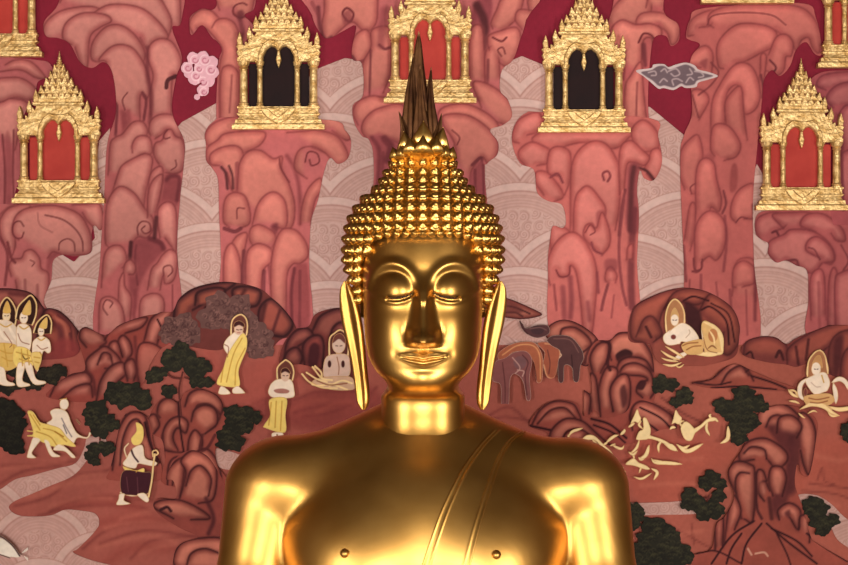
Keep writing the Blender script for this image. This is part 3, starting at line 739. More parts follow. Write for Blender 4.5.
rock('cloud_rock', (36,-30,190,345), 'z', "46,36 44,22 56,8 80,-24 176,-24 181,22 172,28 182,58 176,78 172,112 184,140 184,162 180,200 177,250 178,345 98,345 100,262 104,200 107,145 116,112 113,75 104,62 92,68 80,62 70,44 58,38", [
 ('L','a0',"640,170 640,60 560,-40 700,-60 722,90 690,112"),
 ('L','a0',"240,10 300,-80 560,-80 680,60 672,150 640,165 600,120 560,110"),
 ('L','a0',"215,165 172,150 180,95 230,50 300,30 380,28 440,65"),
 ('L','a0',"360,60 440,18 560,30 640,92 672,150 620,165 590,200 560,150"),
 ('L','a0',"285,180 250,150 265,90 330,52 420,58 445,85 400,110 360,150 350,265 325,260 300,190"),
 ('L','a0',"400,250 365,235 370,170 420,110 480,100 540,140 580,210 570,260"),
 ('L','a0',"455,420 428,392 418,330 425,250 395,240 440,190 490,178 540,200 585,275 602,350 585,398 562,380 560,490"),
 ('L','a0',"605,480 600,380 612,300 590,230 600,180 640,155 690,170 725,240 715,300 690,310 685,460"),
 ('S','a0',"590,190 590,300 605,380 600,490",dict(w=4,c=DEEP,a=.7,soft=2)),('S','a0',"432,395 455,410 468,430 462,540",dict(w=3,c=DEEP,a=.8)),('S','a0',"665,350 672,320 705,305",dict(w=4,c=BLK,a=.9)),
 ('S','a0',"500,440 490,400 510,370",dict(w=1.2)),('F','a0',"490,460 520,440 520,520 490,520",dict(a=.6)),
 ('S','e',"150,170 160,230 155,260",dict(w=5,c=DARKR,a=.7,soft=2)),('S','e',"230,90 245,120 235,200",dict(w=3,c=DEEP,a=.8)),
 ('L','e',"92,420 100,300 120,270 150,255 190,210 230,207 250,240 245,275 240,330 150,420"),
 ('L','e',"262,265 255,240 265,200 300,178 350,180 380,210 385,272 360,262 330,238 305,260 280,275"),
 ('L','e',"190,330 188,300 205,270 235,262 262,278 268,330 240,345"),
 ('L','e',"300,385 275,340 280,295 308,280 322,245 345,238 362,265 390,280 402,340 390,400 355,415 322,410"),
 ('S','e',"330,240 315,260 320,275 340,270",dict(w=1.3)),('S','e',"345,400 365,385 362,360",dict(w=1.2)),
 ('L','e',"100,520 130,420 150,380 200,350 240,335 268,350 265,400 245,480 235,560"),
 ('L','e',"250,560 258,430 290,388 312,400 305,480 290,580"),
 ('F','e',"320,420 380,430 370,540 300,560 310,480",dict(c=DARKR,a=.8)),('S','e',"325,440 345,425 378,435 368,520",dict(w=4,c=DEEP,a=.85,soft=1.5)),
 ('L','l',"435,270 420,240 425,110 452,48 488,25 540,55 580,115 610,150 612,195 588,232 552,228 525,262"),
 ('S','l',"552,220 550,188 568,166 596,172 602,203 580,214 566,198 580,184",dict(w=1.3)),
 ('L','l',"590,150 592,60 612,0 650,-20 640,60 620,140"),
 ('L','l',"640,232 632,180 632,120 660,90 690,95 706,140 705,282 682,262 660,232"),
 ('F','l',"515,310 528,245 600,232 640,248 660,280 600,345 560,420 545,520 520,540 515,380",dict(c=(140,66,70),a=.95,soft=2.5)),
 ('S','l',"524,250 518,320",dict(w=4,c=BLK,a=.9,soft=1.2)),('S','l',"600,235 640,250 655,275",dict(w=5,c=DEEP,a=.9,soft=1.5)),('S','l',"545,260 540,320 550,420",dict(w=2,c=DEEP,a=.6)),('S','l',"625,150 618,230",dict(w=4,c=BLK,a=.8,soft=1.4)),
 ('L','l',"405,430 415,310 440,268 480,262 502,290 505,330 488,352"),
 ('L','l',"492,375 500,335 522,320 542,345 536,375 515,378"),
 ('L','l',"470,560 475,430 480,395 495,372 500,425 525,470 520,560"),
 ('L','l',"590,440 605,360 630,330 650,300 680,278 708,300 706,365 690,405 660,415 652,385 640,440"),
 ('S','l',"655,382 655,350 682,342 690,366 672,386",dict(w=1.2)),
 ('L','l',"395,620 398,500 420,468 460,475 492,520 505,620"),('S','l',"430,540 412,510 425,480 450,490 440,510",dict(w=1.2)),
 ('L','l',"555,590 562,485 600,455 640,460 658,500 645,590"),('S','l',"690,420 690,560",dict(w=2,a=.5)),('S','l',"540,440 535,620",dict(w=3,a=.6,c=DARKR))], ROSEL, (178,94,94),
 'tallest rose cloud rock, its spreading top reaching the upper edge beside the pink swirl cloud', 'painted rock', L1)
rock('cloud_rock', (180,-25,262,125), 'b0', "-90,110 -85,65 -40,35 0,40 20,10 0,-80 160,-80 170,30 130,60 165,100 160,150 130,190 120,500 80,520 20,500 25,260 40,200 20,165 0,150 -40,100 -80,140", [
 ('L','b0',"-75,135 -92,100 -75,60 -40,38 0,45 40,85 85,120 112,200 112,440 60,500 30,470 30,270 42,200 10,150 -30,110 -60,112"),
 ('L','b0',"0,110 20,80 60,75 95,100 110,160 100,220"),
 ('L','b0',"30,40 20,10 10,-60 160,-60 165,20 150,60 125,70 95,60 85,40"),
 ('S','b0',"140,20 120,12 90,25 85,55 115,72 150,50",dict(w=1.6)),('F','b0',"100,50 120,40 130,60 110,80",dict(c=DEEP,a=.8)),
 ('S','b0',"110,70 120,130 105,200",dict(w=5,c=DEEP,a=.7,soft=2)),('L','b0',"32,480 35,300 60,262 95,275 110,320 110,480"),('S','b0',"80,300 70,450",dict(w=2,a=.5))], ROSE, (182,98,98),
 'curling rose cloud rock at the upper edge beside the spire of the dark-niched shrine', 'painted rock', L2)
rock('cloud_rock', (296,-25,540,345), 'z', ["312,-24 312,15 322,35 330,38 345,30 356,26 352,48 353,60 362,64 363,95 353,105 354,122 362,136 370,142 374,175 374,345 490,345 485,180 487,164 497,155 498,142 490,130 503,125 512,116 508,100 500,90 502,70 513,60 520,40 526,20 532,-24"], [
 ('L','f',"105,165 100,100 108,50 130,-60 300,-60 322,60 300,116 262,120 222,88 175,120 135,165"),
 ('S','f',"205,88 182,55 200,32 226,55 214,85 195,80",dict(w=2.2)),('F','f',"180,60 210,40 222,80 190,100",dict(a=.6)),
 ('S','f',"85,30 92,110 112,158 138,150",dict(w=4,c=DEEP,a=.85,soft=1.5)),('S','f',"60,10 85,60",dict(w=4,c=DARKR,a=.6)),
 ('L','f',"225,245 215,200 235,140 280,120 302,180 278,232 252,256"),('S','f',"222,225 240,250 270,240",dict(w=3,c=DEEP,a=.8)),
 ('L','f',"262,380 262,260 295,190 300,120 370,110 378,200 372,300 345,370"),('S','f',"295,200 290,380",dict(w=2.5,c=DEEP,a=.7)),('S','f',"330,180 350,195 372,190",dict(w=3,c=DEEP,a=.8)),('S','f',"350,40 340,120 335,180",dict(w=8,c=DARKR,a=.6,soft=3)),
 ('L','f',"245,500 224,455 240,410 290,385 340,388 430,410 420,510"),
 ('L','f',"285,565 258,520 275,470 330,432 430,425 440,570 380,562 330,545"),
 ('F','g',"290,262 400,290 420,420 330,560 318,480 310,340",dict(c=(150,72,76),a=.85,soft=3)),('S','g',"300,270 330,330 320,480",dict(w=4,c=DEEP,a=.7,soft=2)),('S','g',"350,275 375,310 360,360",dict(w=7,c=DEEP,a=.8,soft=2)),('S','g',"345,330 340,460",dict(w=3,c=DEEP,a=.5)),
 ('F','f',"690,100 720,0 780,0 760,200 740,210 700,120",dict(c=(140,62,70),a=.8)),('S','f',"720,20 750,90 745,200",dict(w=8,c=BLK,a=.75,soft=2.5)),
 ('L','f',"690,330 688,200 700,112 738,108 748,200 752,330"),('L','f',"752,330 755,210 800,190 815,330"),('S','f',"765,240 762,330",dict(w=3,c=DEEP,a=.6)),
 ('L','c0',"275,115 268,90 290,40 320,-20 400,-60 385,50 345,100 305,125"),
 ('L','c0',"392,118 365,80 378,40 430,42 480,58 497,100 470,142 430,132"),
 ('L','c0',"420,40 415,0 440,-60 500,-60 490,40 465,65"),
 ('L','c0',"262,200 255,170 262,140 310,122 370,110 388,160 362,240 330,266 300,250"),('S','c0',"275,150 310,165 330,150",dict(w=2)),('S','c0',"310,225 295,200 315,190 325,215",dict(w=1.4)),
 ('L','c0',"230,430 195,335 240,330 310,370 362,432 364,482 330,500 280,482"),
 ('L','c0',"60,560 60,445 150,415 230,440 292,490 312,560"),
 ('L','g',"640,390 628,290 585,220 590,180 680,180 760,228 804,290 795,350 762,372 740,350 700,400 690,450"),
 ('S','g',"620,240 650,270 640,300",dict(w=1.3)),('S','g',"740,380 735,350 700,380",dict(w=3,c=DEEP,a=.8)),
 ('F','g',"690,430 742,365 755,500 750,580 690,560",dict(c=(146,70,74),a=.9)),('S','g',"712,400 715,560",dict(w=3,c=DEEP,a=.6)),('S','g',"745,380 748,560",dict(w=2.5,c=DEEP,a=.7))], ROSE, (186,100,100),
 'rose cloud rock behind the flame finial, carrying the middle shrine', 'painted rock', L1)
rock('cloud_rock', (196,100,362,345), 'z', "206,145 205,133 213,122 232,117 330,120 345,130 351,141 348,158 338,164 330,158 324,172 318,200 311,222 309,262 306,345 221,345 221,262 219,212 218,180 212,168 206,160", [
 ('L','e',"510,310 482,292 485,245 530,205 620,185 700,210 640,240 562,262 530,300"),
 ('L','e',"505,400 485,350 490,310 530,280 560,255 640,245 720,250 700,300 620,340 600,380"),
 ('L','g',"90,240 -20,180 100,168 160,182 205,222 215,270 192,280 140,242"),
 ('L','g',"-40,250 100,245 170,292 202,350 160,392 130,342 60,310"),
 ('L','b1',"30,98 -5,92 -5,52 40,25 100,20 125,60 108,180 80,200 60,125"),
 ('S','b1',"38,105 55,130 62,190",dict(w=3,c=BLK,a=.75)),('S','b1',"68,100 82,140 84,190",dict(w=2.5,c=BLK,a=.7)),('S','b1',"100,90 100,190",dict(w=4,c=DARKR,a=.7)),
 ('L','b1',"100,240 104,150 112,85 145,42 195,38 245,70 280,62 280,110 312,180 332,262 318,345 260,352"),
 ('S','b1',"270,70 275,110 310,165",dict(w=1.3)),('S','b1',"300,60 330,110 350,200 352,330",dict(w=4,c=DARKR,a=.8,soft=2)),
 ('L','b1',"380,150 330,110 345,40 400,22 455,50 500,98 545,72 525,10 480,-30 380,-50"),('S','b1',"372,85 385,45 420,50 428,85 398,98 390,75",dict(w=1.5)),
 ('L','b1',"70,345 45,320 50,240 80,208 130,218 152,280 150,330 112,350"),('S','b1',"100,310 102,270 130,270",dict(w=1.3)),('S','b1',"50,350 90,362 115,350",dict(w=4,c=DEEP,a=.8)),
 ('L','b1',"160,340 180,260 215,215 255,205 292,240 302,312 290,348 250,342"),('F','b1',"235,340 262,330 262,370 245,370",dict(c=DEEP,a=.8)),
 ('L','b1',"170,425 150,395 155,350 190,335 240,360 256,390 240,425"),
 ('L','b1',"75,500 72,430 100,380 140,370 130,440 110,560"),
 ('L','b1',"50,700 45,560 50,450 80,410 110,470 125,620"),('S','b1',"128,440 120,620",dict(w=4,c=DEEP,a=.75)),
 ('L','b1',"140,760 134,560 138,460 155,425 190,410 236,432 238,480 205,520 195,620 190,760"),('S','b1',"208,520 205,640",dict(w=4,c=DEEP,a=.7)),('S','b1',"228,500 240,620",dict(w=3,c=DEEP,a=.6)),
 ('L','b1',"240,760 235,560 240,460 262,380 292,350 340,360 378,410 384,460 352,490 325,492 302,530 298,620 300,760"),
 ('F','b1',"305,600 320,510 362,490 385,520 385,760 305,760",dict(c=(150,70,72),a=.9)),('S','b1',"330,510 318,600 320,740",dict(w=3,c=DEEP,a=.8)),('S','b1',"352,520 350,740",dict(w=3,c=DEEP,a=.5)),
 ('L','b1',"352,335 360,260 385,190 432,148 442,190 412,240 395,335")], ROSE, (188,100,100),
 'broad rose cloud rock under the dark-niched shrine, above the two standing monks', 'painted rock', L2)
rock('cloud_rock', (600,-25,692,142), 'z', "607,30 612,10 622,-24 662,-24 664,12 678,24 679,40 671,46 666,36 654,38 650,62 648,100 650,125 655,142 622,142 622,70 612,52", [
 ('L','c0',"735,110 738,70 765,20 848,-60 900,-60 900,80 790,110"),
 ('L','d0',"30,110 0,90 20,55 80,48 140,65 176,100 166,162 140,178 125,132 90,102"),
 ('L','d0',"40,30 60,-40 130,-60 110,40"),
 ('L','d0',"-110,240 -105,130 -60,80 0,98 60,95 102,120 92,170 72,190 60,152 30,162 22,240 10,300"),
 ('S','d0',"10,170 30,135 60,140 78,165",dict(w=2)),('S','d0',"30,180 35,260",dict(w=5,c=DEEP,a=.8,soft=1.5)),
 ('L','d0',"-50,560 -45,360 -20,300 20,250 30,360 45,500"),('S','d0',"5,330 0,480",dict(w=2,a=.6)),('S','d0',"-40,200 -50,320",dict(w=2,a=.6)),
 ('L','d0',"-50,600 -40,500 0,470 50,500 80,560 60,640")], ROSE, (184,92,92),
 'rose cloud rock curling over the grey cloud beside the second dark-niched shrine', 'painted rock', L1)
rock('cloud_rock', (508,100,670,345), 'z', "512,142 515,124 526,113 542,112 650,118 658,136 662,162 654,180 644,178 640,170 637,190 639,215 637,262 635,345 556,345 548,272 550,240 553,226 562,228 566,222 562,205 548,201 537,192 534,170 520,163", [
 ('L','h',"40,212 12,200 25,140 60,105 120,92 140,160 72,180"),
 ('L','h',"100,215 95,190 150,165 300,165 490,165 480,190 420,235 300,210 200,232"),
 ('L','h',"70,312 38,270 45,235 90,208 140,225 165,245 155,292 112,302"),
 ('L','h',"500,225 490,160 530,120 572,140 602,190 592,242 545,246"),
 ('L','h',"540,318 562,262 575,238 602,236 622,280 602,352 575,362 550,335"),('S','h',"520,310 552,325 580,358",dict(w=3,c=BLK,a=.8)),
 ('L','h',"140,420 105,370 110,328 150,328 182,360 212,402 215,432 180,446"),
 ('L','h',"205,345 155,330 160,250 190,226 232,236 248,270 242,365 222,420"),('S','h',"165,350 195,335 215,370",dict(w=2.5,c=DARKR)),
 ('L','h',"245,560 245,420 252,300 280,240 330,206 382,212 422,260 448,340 440,480 425,560"),
 ('S','h',"380,360 375,335 395,325 405,345 395,365",dict(w=2.4,c=DARKR)),
 ('L','h',"255,640 262,450 290,395 322,386 362,430 388,480 372,560 388,640"),('F','h',"350,490 385,490 380,580 355,560",dict(a=.6)),
 ('L','h',"442,420 440,280 452,220 490,203 532,238 562,270 540,302 500,290 472,300 462,400"),
 ('F','h',"480,300 520,300 515,420 520,560 470,560 470,400",dict(c=(142,66,70),a=.85)),('S','h',"500,310 490,380 485,560",dict(w=5,c=BLK,a=.7,soft=2)),('S','h',"465,400 450,480 440,580",dict(w=3,c=DEEP,a=.7)),
 ('L','j',"180,250 162,160 170,98 215,108 242,130 212,170"),
 ('L','j',"165,340 150,270 180,180 240,130 290,148 335,220 352,300 345,420 330,540 300,540 285,400 268,290 245,262 238,300 205,305 188,280"),
 ('S','j',"188,280 205,308 240,300 245,265",dict(w=1.4)),
 ('L','j',"350,205 300,150 305,105 330,93 350,110 372,50 402,120 402,180 372,222"),('S','j',"305,130 325,100 345,125 325,140",dict(w=1.2)),('S','j',"330,170 340,200 370,215",dict(w=2.5,c=DARKR)),
 ('L','j',"400,332 384,320 390,280 410,268 432,300 426,330"),('F','j',"385,240 430,240 430,280 390,280",dict(a=.6)),
 ('S','j',"245,310 250,400 245,470",dict(w=5,c=DARKR,a=.8,soft=2)),('S','j',"215,350 222,470",dict(w=5,c=DARKR,a=.7,soft=2)),('S','j',"315,410 322,480",dict(w=4,c=DARKR,a=.7,soft=2)),('S','j',"395,340 378,400 370,440",dict(w=3,c=DEEP,a=.7)),('S','j',"460,0 440,180 450,330 470,420",dict(w=3,c=DARKR,a=.8)),
 ('S','j',"500,40 490,200 488,330 492,430",dict(w=7,c=DEEP,a=.75,soft=2)),('S','j',"352,290 358,370",dict(w=3,c=DARKR,a=.8)),('L','j',"470,240 475,190 495,180 495,240"),('S','j',"420,380 410,470",dict(w=2,a=.5)),('S','j',"180,340 190,440",dict(w=2.5,a=.6))], dict(hi=(212,122,114),lo=(176,86,82),line=(120,50,54)), (196,104,98),
 'widest rose cloud rock beneath the second dark-niched shrine, left of the narrow water strip', 'painted rock', L2)
rock('cloud_rock', (678,-10,826,345), 'z', "686,36 690,20 704,8 800,3 816,18 822,52 815,54 806,42 796,50 790,66 780,76 772,70 764,80 762,100 758,140 753,200 754,262 757,345 690,345 684,262 680,160 684,135 692,112 690,62 700,45 690,40", [
 ('L','d0',"230,140 205,142 215,90 250,58 310,42 300,100 252,110"),
 ('L','d0',"310,110 288,92 300,50 380,22 520,18 640,24 702,60 742,140 732,212 705,190 690,152 662,162 642,202 620,172 560,120"),
 ('S','d0',"285,100 310,62 420,50 540,60 600,100",dict(w=1.2)),
 ('L','d0',"260,270 190,255 230,205 280,183 308,220 302,300"),('F','d0',"255,250 285,235 280,275",dict(a=.7)),
 ('L','d0',"350,275 328,262 325,180 372,118 430,93 520,103 562,132 556,182 500,212 440,244 400,252"),
 ('L','d0',"530,220 560,150 600,138 628,170 622,222 600,228 592,280 562,302 522,282"),('S','d0',"535,240 560,270 545,295",dict(w=2,c=DEEP)),
 ('L','d0',"480,420 495,300 500,220 522,228 512,330 518,392"),('S','d0',"500,300 510,360 505,390",dict(w=2.5,c=DEEP,a=.8)),
 ('L','d0',"300,600 302,420 340,330 390,263 442,253 478,290 497,372 482,432 440,457 414,420 420,360 395,340 362,380 356,480 340,600"),
 ('L','d0',"362,520 355,420 380,370 420,348 432,450 445,560"),
 ('L','d0',"220,470 220,370 262,360 292,400 252,480"),('S','d0',"225,380 250,470",dict(w=2,a=.7)),('S','d0',"300,250 330,290 300,340 250,380",dict(w=2,a=.7)),
 ('L','d1',"195,195 172,130 180,40 212,-5 250,-22 268,60 252,130 258,205 222,212"),('S','d1',"222,210 218,185 245,165",dict(w=1.4)),
 ('L','d1',"315,60 298,30 310,-60 370,-60 418,10 402,62 352,78"),
 ('F','d1',"270,60 310,60 330,200 280,80",dict(a=.5)),
 ('L','d1',"240,290 238,160 250,90 280,68 312,90 322,150 342,230 332,282 302,265 295,285"),
 ('F','d1',"378,120 392,88 406,110 402,190 376,200",dict(c=(146,68,68),a=.8,soft=1.5)),('S','d1',"350,200 360,250 345,290",dict(w=2.5,c=DEEP,a=.7)),
 ('L','d1',"400,328 378,300 385,240 420,188 475,178 478,300 432,312"),('S','d1',"400,325 420,305 445,310",dict(w=1.4)),
 ('L','d1',"192,400 215,260 238,262 232,380 216,440"),
 ('L','d1',"240,520 234,460 240,340 282,283 332,293 362,350 352,430 322,477 292,462 262,485"),
 ('S','d1',"230,470 235,515 262,510 262,485",dict(w=1.6)),
 ('L','d1',"385,620 395,500 430,468 478,490 480,640"),('S','d1',"355,300 362,400 350,520",dict(w=3,c=DARKR,a=.7)),('S','d1',"190,420 200,560",dict(w=3,c=DEEP,a=.6)),
 ('S','k',"225,285 245,288 262,272 265,238",dict(w=1.8)),('S','k',"215,320 212,380",dict(w=2,a=.6)),('S','k',"260,300 258,420",dict(w=3,c=DARKR,a=.7)),
 ('L','k',"400,350 385,340 392,270 430,243 472,270 474,330 425,348"),('S','k',"375,360 385,480 400,560",dict(w=3,c=DARKR,a=.7)),('S','k',"440,360 445,540",dict(w=2,a=.5)),('S','k',"320,330 330,420",dict(w=2,a=.5)),
 ('S','k',"470,20 478,200 476,480",dict(w=3.5,c=DEEP,a=.7,soft=1.5))], dict(hi=(204,114,106),lo=(168,82,80),line=(116,50,54)), (184,96,92),
 'tall rose cloud rock with a mushroom top, touched by the tip of the grey cloud', 'painted rock', L2)
rock('cloud_rock', (748,205,888,345), 'k', "478,130 485,60 560,40 848,40 1000,40 1000,560 700,560 690,400 685,285 640,262 600,242 560,250 528,215 530,175 500,157", [
 ('L','k',"500,157 478,122 490,70 560,48 605,80 592,110 552,126"),
 ('L','k',"590,115 545,60 620,50 700,52 720,90 660,110"),
 ('L','k',"720,125 658,102 680,60 750,56 822,110 838,162 800,162 780,132"),
 ('L','k',"560,250 528,212 535,165 590,138 622,118 700,123 762,160 797,220 782,257 748,252 722,282 692,292 640,262 600,242"),
 ('L','k',"740,235 680,202 690,160 730,148 782,190 792,242 755,252"),('S','k',"690,190 715,200 735,240",dict(w=1.3)),
 ('S','k',"545,130 560,125 570,140",dict(w=2.5,c=DEEP)),('S','k',"600,245 640,240 650,265",dict(w=2.5,c=DEEP,a=.8)),
 ('L','k',"700,480 695,330 720,280 752,300 760,480"),('L','k',"765,560 770,340 790,270 810,330 800,560"),
 ('L','k',"800,560 795,335 820,290 900,270 1000,270 1000,560"),('S','k',"730,330 735,520",dict(w=3,c=DARKR,a=.5)),('S','k',"820,180 850,240 830,280",dict(w=2,a=.7))], dict(hi=(192,110,106),lo=(152,72,74),line=(108,46,52)), (172,88,88),
 'rose cloud rock bracket under the red-panelled shrine at the far side, above the brown hill', 'painted rock', L1)
rock('cloud_rock', (800,65,888,225), 'd0', "690,335 740,290 850,280 1000,280 1000,900 790,900 800,600 770,430 735,380", [
 ('L','d0',"760,360 722,342 750,300 870,285 1000,285 1000,330 800,350"),
 ('L','d0',"790,430 758,400 790,350 860,326 1000,326 1000,420 830,425"),
 ('L','d0',"830,600 808,480 830,430 865,420 1000,420 1000,620"),('L','d0',"810,800 815,650 850,600 1000,600 1000,800"),('S','d0',"820,580 830,840",dict(w=3,a=.6))], dict(hi=(186,104,104),lo=(146,68,74),line=(104,44,52)), (164,80,84),
 'rose cloud rock at the frame edge under the cut-off upper shrine', 'painted rock', L2)

# ---- small stylised clouds
c = Coat((180,48,222,106), .6, (226,168,180))
for x, y, r in ((187,68,6),(193,58,6),(203,57,6),(212,62,6),(213,72,6),(208,80,7),(203,90,6),(197,97,3),(195,78,7),(188,74,4),(203,68,9)): c.blob(x, y, r, (228,172,184), .06)
for x, y, r in ((188,68,3.4),(195,60,3.2),(205,60,3.6),(211,70,3.4),(203,82,3.6),(196,76,3.2),(204,92,2.8),(199,69,2.6)):
    q = np.linspace(0, 5.2, 14); c.stroke(np.stack([x + r*np.cos(q)*(1-q/9), y + r*np.sin(q)*(1-q/9)], 1), 1.1, (196,116,134), .5); c.stroke(np.stack([x + (r+1.3)*np.cos(q), y + (r+1.3)*np.sin(q)], 1), .9, (244,206,212), .5)
c.build('painted_cloud', .0062, 'small pink swirl cloud against the crimson sky', 'painted cloud')
c = Coat((630,56,724,96), .6, (206,184,182))
c.fill(PT('d0', "0,282 60,272 70,258 110,256 130,268 160,258 200,250 235,262 250,278 290,288 328,304 290,318 250,330 240,348 200,352 180,345 150,360 110,352 90,355 60,330 30,305"), (208,186,184))
c.fill(PT('d0', "22,288 62,280 85,266 112,264 135,278 165,268 200,258 228,270 245,286 290,297 308,304 280,312 245,322 232,338 200,342 180,334 150,350 115,342 92,344 66,322 36,303"), (112,92,98))
for t_ in ("50,290 75,285 80,300 62,302", "130,285 160,275 175,295 155,305 140,295", "215,275 225,295 205,300", "95,330 110,315 125,325", "150,340 145,320 165,315 185,325", "235,285 260,290 270,305 250,310", "200,330 215,310 230,320", "100,285 115,275 125,290"): c.stroke(PT('d0', t_), 1.5, (176,152,154), .5)
c.build('painted_cloud', .0062, 'grey swirl cloud with a pale rim between two rose rocks', 'painted cloud')
# ---- gilded shrines in relief, standing on the cloud rocks
LS = LIFT[0] + .0015
def prism(bm, pts, yb, yf, bev=.8):
    """Front-view outline (x, height) given thickness, its front edge chamfered; depth counts out from the wall."""
    p = np.array(pts, float); n = len(p)
    if sum(p[i][0]*p[(i+1)%n][1]-p[(i+1)%n][0]*p[i][1] for i in range(n)) < 0: p = p[::-1]
    d1 = p - np.roll(p, 1, 0); d2 = np.roll(p, -1, 0) - p
    nn = np.stack([-(d1+d2)[:,1], (d1+d2)[:,0]], 1); nn /= np.linalg.norm(nn, axis=1)[:, None] + 1e-9
    q = p + nn*bev
    R = [[bm.verts.new((x, -y, z)) for x, z in a] for a, y in ((p, yb), (p, yf-bev), (q, yf))]
    for a, b in zip(R[:-1], R[1:]):
        for i in range(n): bm.faces.new((a[i], a[(i+1)%n], b[(i+1)%n], b[i]))
    bm.faces.new(R[2]); bm.faces.new(R[0][::-1])
def steps(bm, prof):
    rings = []
    for h, hw, d in prof:
        rings.append([bm.verts.new(v) for v in ((-hw, 0, h), (-hw, -d, h), (hw, -d, h), (hw, 0, h))])
    for a, b in zip(rings[:-1], rings[1:]):
        for i in range(4): bm.faces.new((a[i], a[(i+1)%4], b[(i+1)%4], b[i]))
    bm.faces.new(rings[0][::-1]); bm.faces.new(rings[-1])
def turned(bm, x, yc, prof, seg=14):
    rings = []
    for h, r in prof: rings.append([bm.verts.new((x + r*math.cos(2*math.pi*j/seg), -(yc + r*math.sin(2*math.pi*j/seg)), h)) for j in range(seg)])
    for a, b in zip(rings[:-1], rings[1:]):
        for j in range(seg): bm.faces.new((a[j], a[(j+1)%seg], b[(j+1)%seg], b[j]))
    bm.faces.new(rings[0][::-1]); bm.faces.new(rings[-1])
def flames(w, h0, h1, n, tip=1.0):
    """Outline of a roof tier whose upper edge is a row of flame leaves, taller to the middle."""
    out = [(-w, h0), (w, h0)]; xs = np.linspace(w, -w, n+1)
    for i in range(n):
        a, b = xs[i], xs[i+1]; m = (a+b)/2; k = 1 - .45*abs(m)/w
        lo_ = h0 + (h1-h0)*.30*k
        lean = -m/w*0.12*(a-b)
        out += [(a, lo_), (a*.8+b*.2, lo_ + (h1-h0)*.35*k), (m - lean, h0 + (h1-h0)*k*tip + 1.2), (a*.2+b*.8, lo_ + (h1-h0)*.35*k)]
    out.append((xs[-1], h0 + (h1-h0)*.3*.55)); return out
def make_shrine(pm):
    k = kw(WALL - LS)
    root = empty('shrine', (0, 0, 0))
    def part(name, fn, mat, parent=root):
        bm = bmesh.new(); fn(bm); bmesh.ops.scale(bm, vec=(k, k, k), verts=bm.verts[:]); return bm_obj(name, bm, mat, parent)
    arch = [(-30,21),(-30,66),(-16,66),(-16,72),(-12,81),(-6,86),(0,88),(6,86),(12,81),(16,72),(16,66),(30,66),(30,21)]
    part('back_panel', lambda bm: prism(bm, arch, 0, 1.2, .2), pm)
    def base(bm): steps(bm, [(0,46,9),(4.6,46,9),(5.2,44.5,8.4),(6.2,43.2,8),(9.5,42.6,8),(10.2,40.5,7.2),(12.8,38.6,6.8),(14.2,40.2,7.4),(15.6,41.6,7.8),(16.4,39.8,7.3),(20.4,39.8,7.3),(21.2,41,7.7),(22.6,41,7.7)])
    b = part('base', base, M_leaf)
    sw = [(-17.5,21.6),(17.5,21.6),(15.5,16),(11,11),(5,7),(0,4.2),(-5,7),(-11,11),(-15.5,16)]
    part('swag', lambda bm: prism(bm, sw, 7.2, 9.6, 1.2), M_leaf, b)
    part('swag_heart', lambda bm: prism(bm, [(x*.58, 21.2-(21.2-h)*.58) for x, h in sw], 9.4, 11, 1.), M_leaf, b)
    colp = lambda r: [(22.4,r*1.25),(24,r*1.25),(24.6,r*.9),(26,r*1.1),(27,r*.86),(60,r*.8),(61,r*1.05),(62.5,r*.8),(64,r*1.15),(67,r*1.35),(67.6,r*1.35)]
    for x, r in ((-34.8,4.6),(34.8,4.6),(-18.6,3.2),(18.6,3.2)):
        part('column', lambda bm: turned(bm, x, 4.6, colp(r)), M_leaf)
    inner = [(-15.6,66),(-15.2,73),(-12,79.5),(-7.5,83),(-3.5,82),(-1.4,79),(0,77.5),(1.4,79),(3.5,82),(7.5,83),(12,79.5),(15.2,73),(15.6,66)]
    outer = [(23,66),(23,67.5),(41,67.5),(41.5,71),(40,72.5),(42,77),(40.5,79.5),(42.5,83),(39.5,84.5),(40.2,89),(38.2,96.5),(36.2,89),(36.6,85),(33.5,83.5),(33.6,88),(30.5,86),(30.2,92),(27.4,89.5),(26.6,96),(24,93),(22,98),(12,99.5)]
    part('gable', lambda bm: prism(bm, inner + outer + [(-x, h) for x, h in outer[::-1]], 1.2, 6.6, .8), M_leaf)
    arc = lambda s, o: [(x*s, 66+(h-66)*s+o) for x, h in inner]
    part('gable_arch', lambda bm: prism(bm, arc(1.02,0) + [(x*1.30, 66+(h-66)*1.32+1.2) for x, h in inner[::-1] if abs(x) > 2.2] , 6.4, 8.6, .9), M_leaf)
    part('pendant', lambda bm: prism(bm, [(0,61.5),(1.7,66),(2.7,70),(1.6,74.5),(1.2,78.5),(-1.2,78.5),(-1.6,74.5),(-2.7,70),(-1.7,66)], 1.2, 5.5, .7), M_leaf)
    g = part('cornice', lambda bm: steps(bm, [(97,24,7),(98,25.6,7.8),(100,25.6,7.8),(101,23.6,7),(103,24.6,7.4),(104,24.6,7.4)]), M_leaf)
    for w_, h0, h1, n, d in ((24.5,103.5,114.5,8,6.2),(20,109,121.5,7,6.8),(15,116,129,5,6.2),(10.2,124,136,5,5.6),(6.4,131,141,3,5.0)):
        t_ = part('roof_tier', lambda bm: prism(bm, flames(w_, h0, h1, n), 0, d, .7), M_leaf)
        part('roof_tier_core', lambda bm: prism(bm, [(-w_*.9,h0-1.5),(w_*.9,h0-1.5),(w_*.62,h1-3),(-w_*.62,h1-3)], 0, d-1.6, .3), M_leafd, t_)
    for sx in (-1, 1):
        for x, h in ((38.2,84),(28.5,90),(22,100.5)):
            part('flame_leaf', lambda bm: prism(bm, [(sx*(x-2.6),h),(sx*(x+2.6),h),(sx*(x+3.2),h+5),(sx*(x+.4),h+13),(sx*(x-2.2),h+6)], 5.5, 8.2, .8), M_leaf)
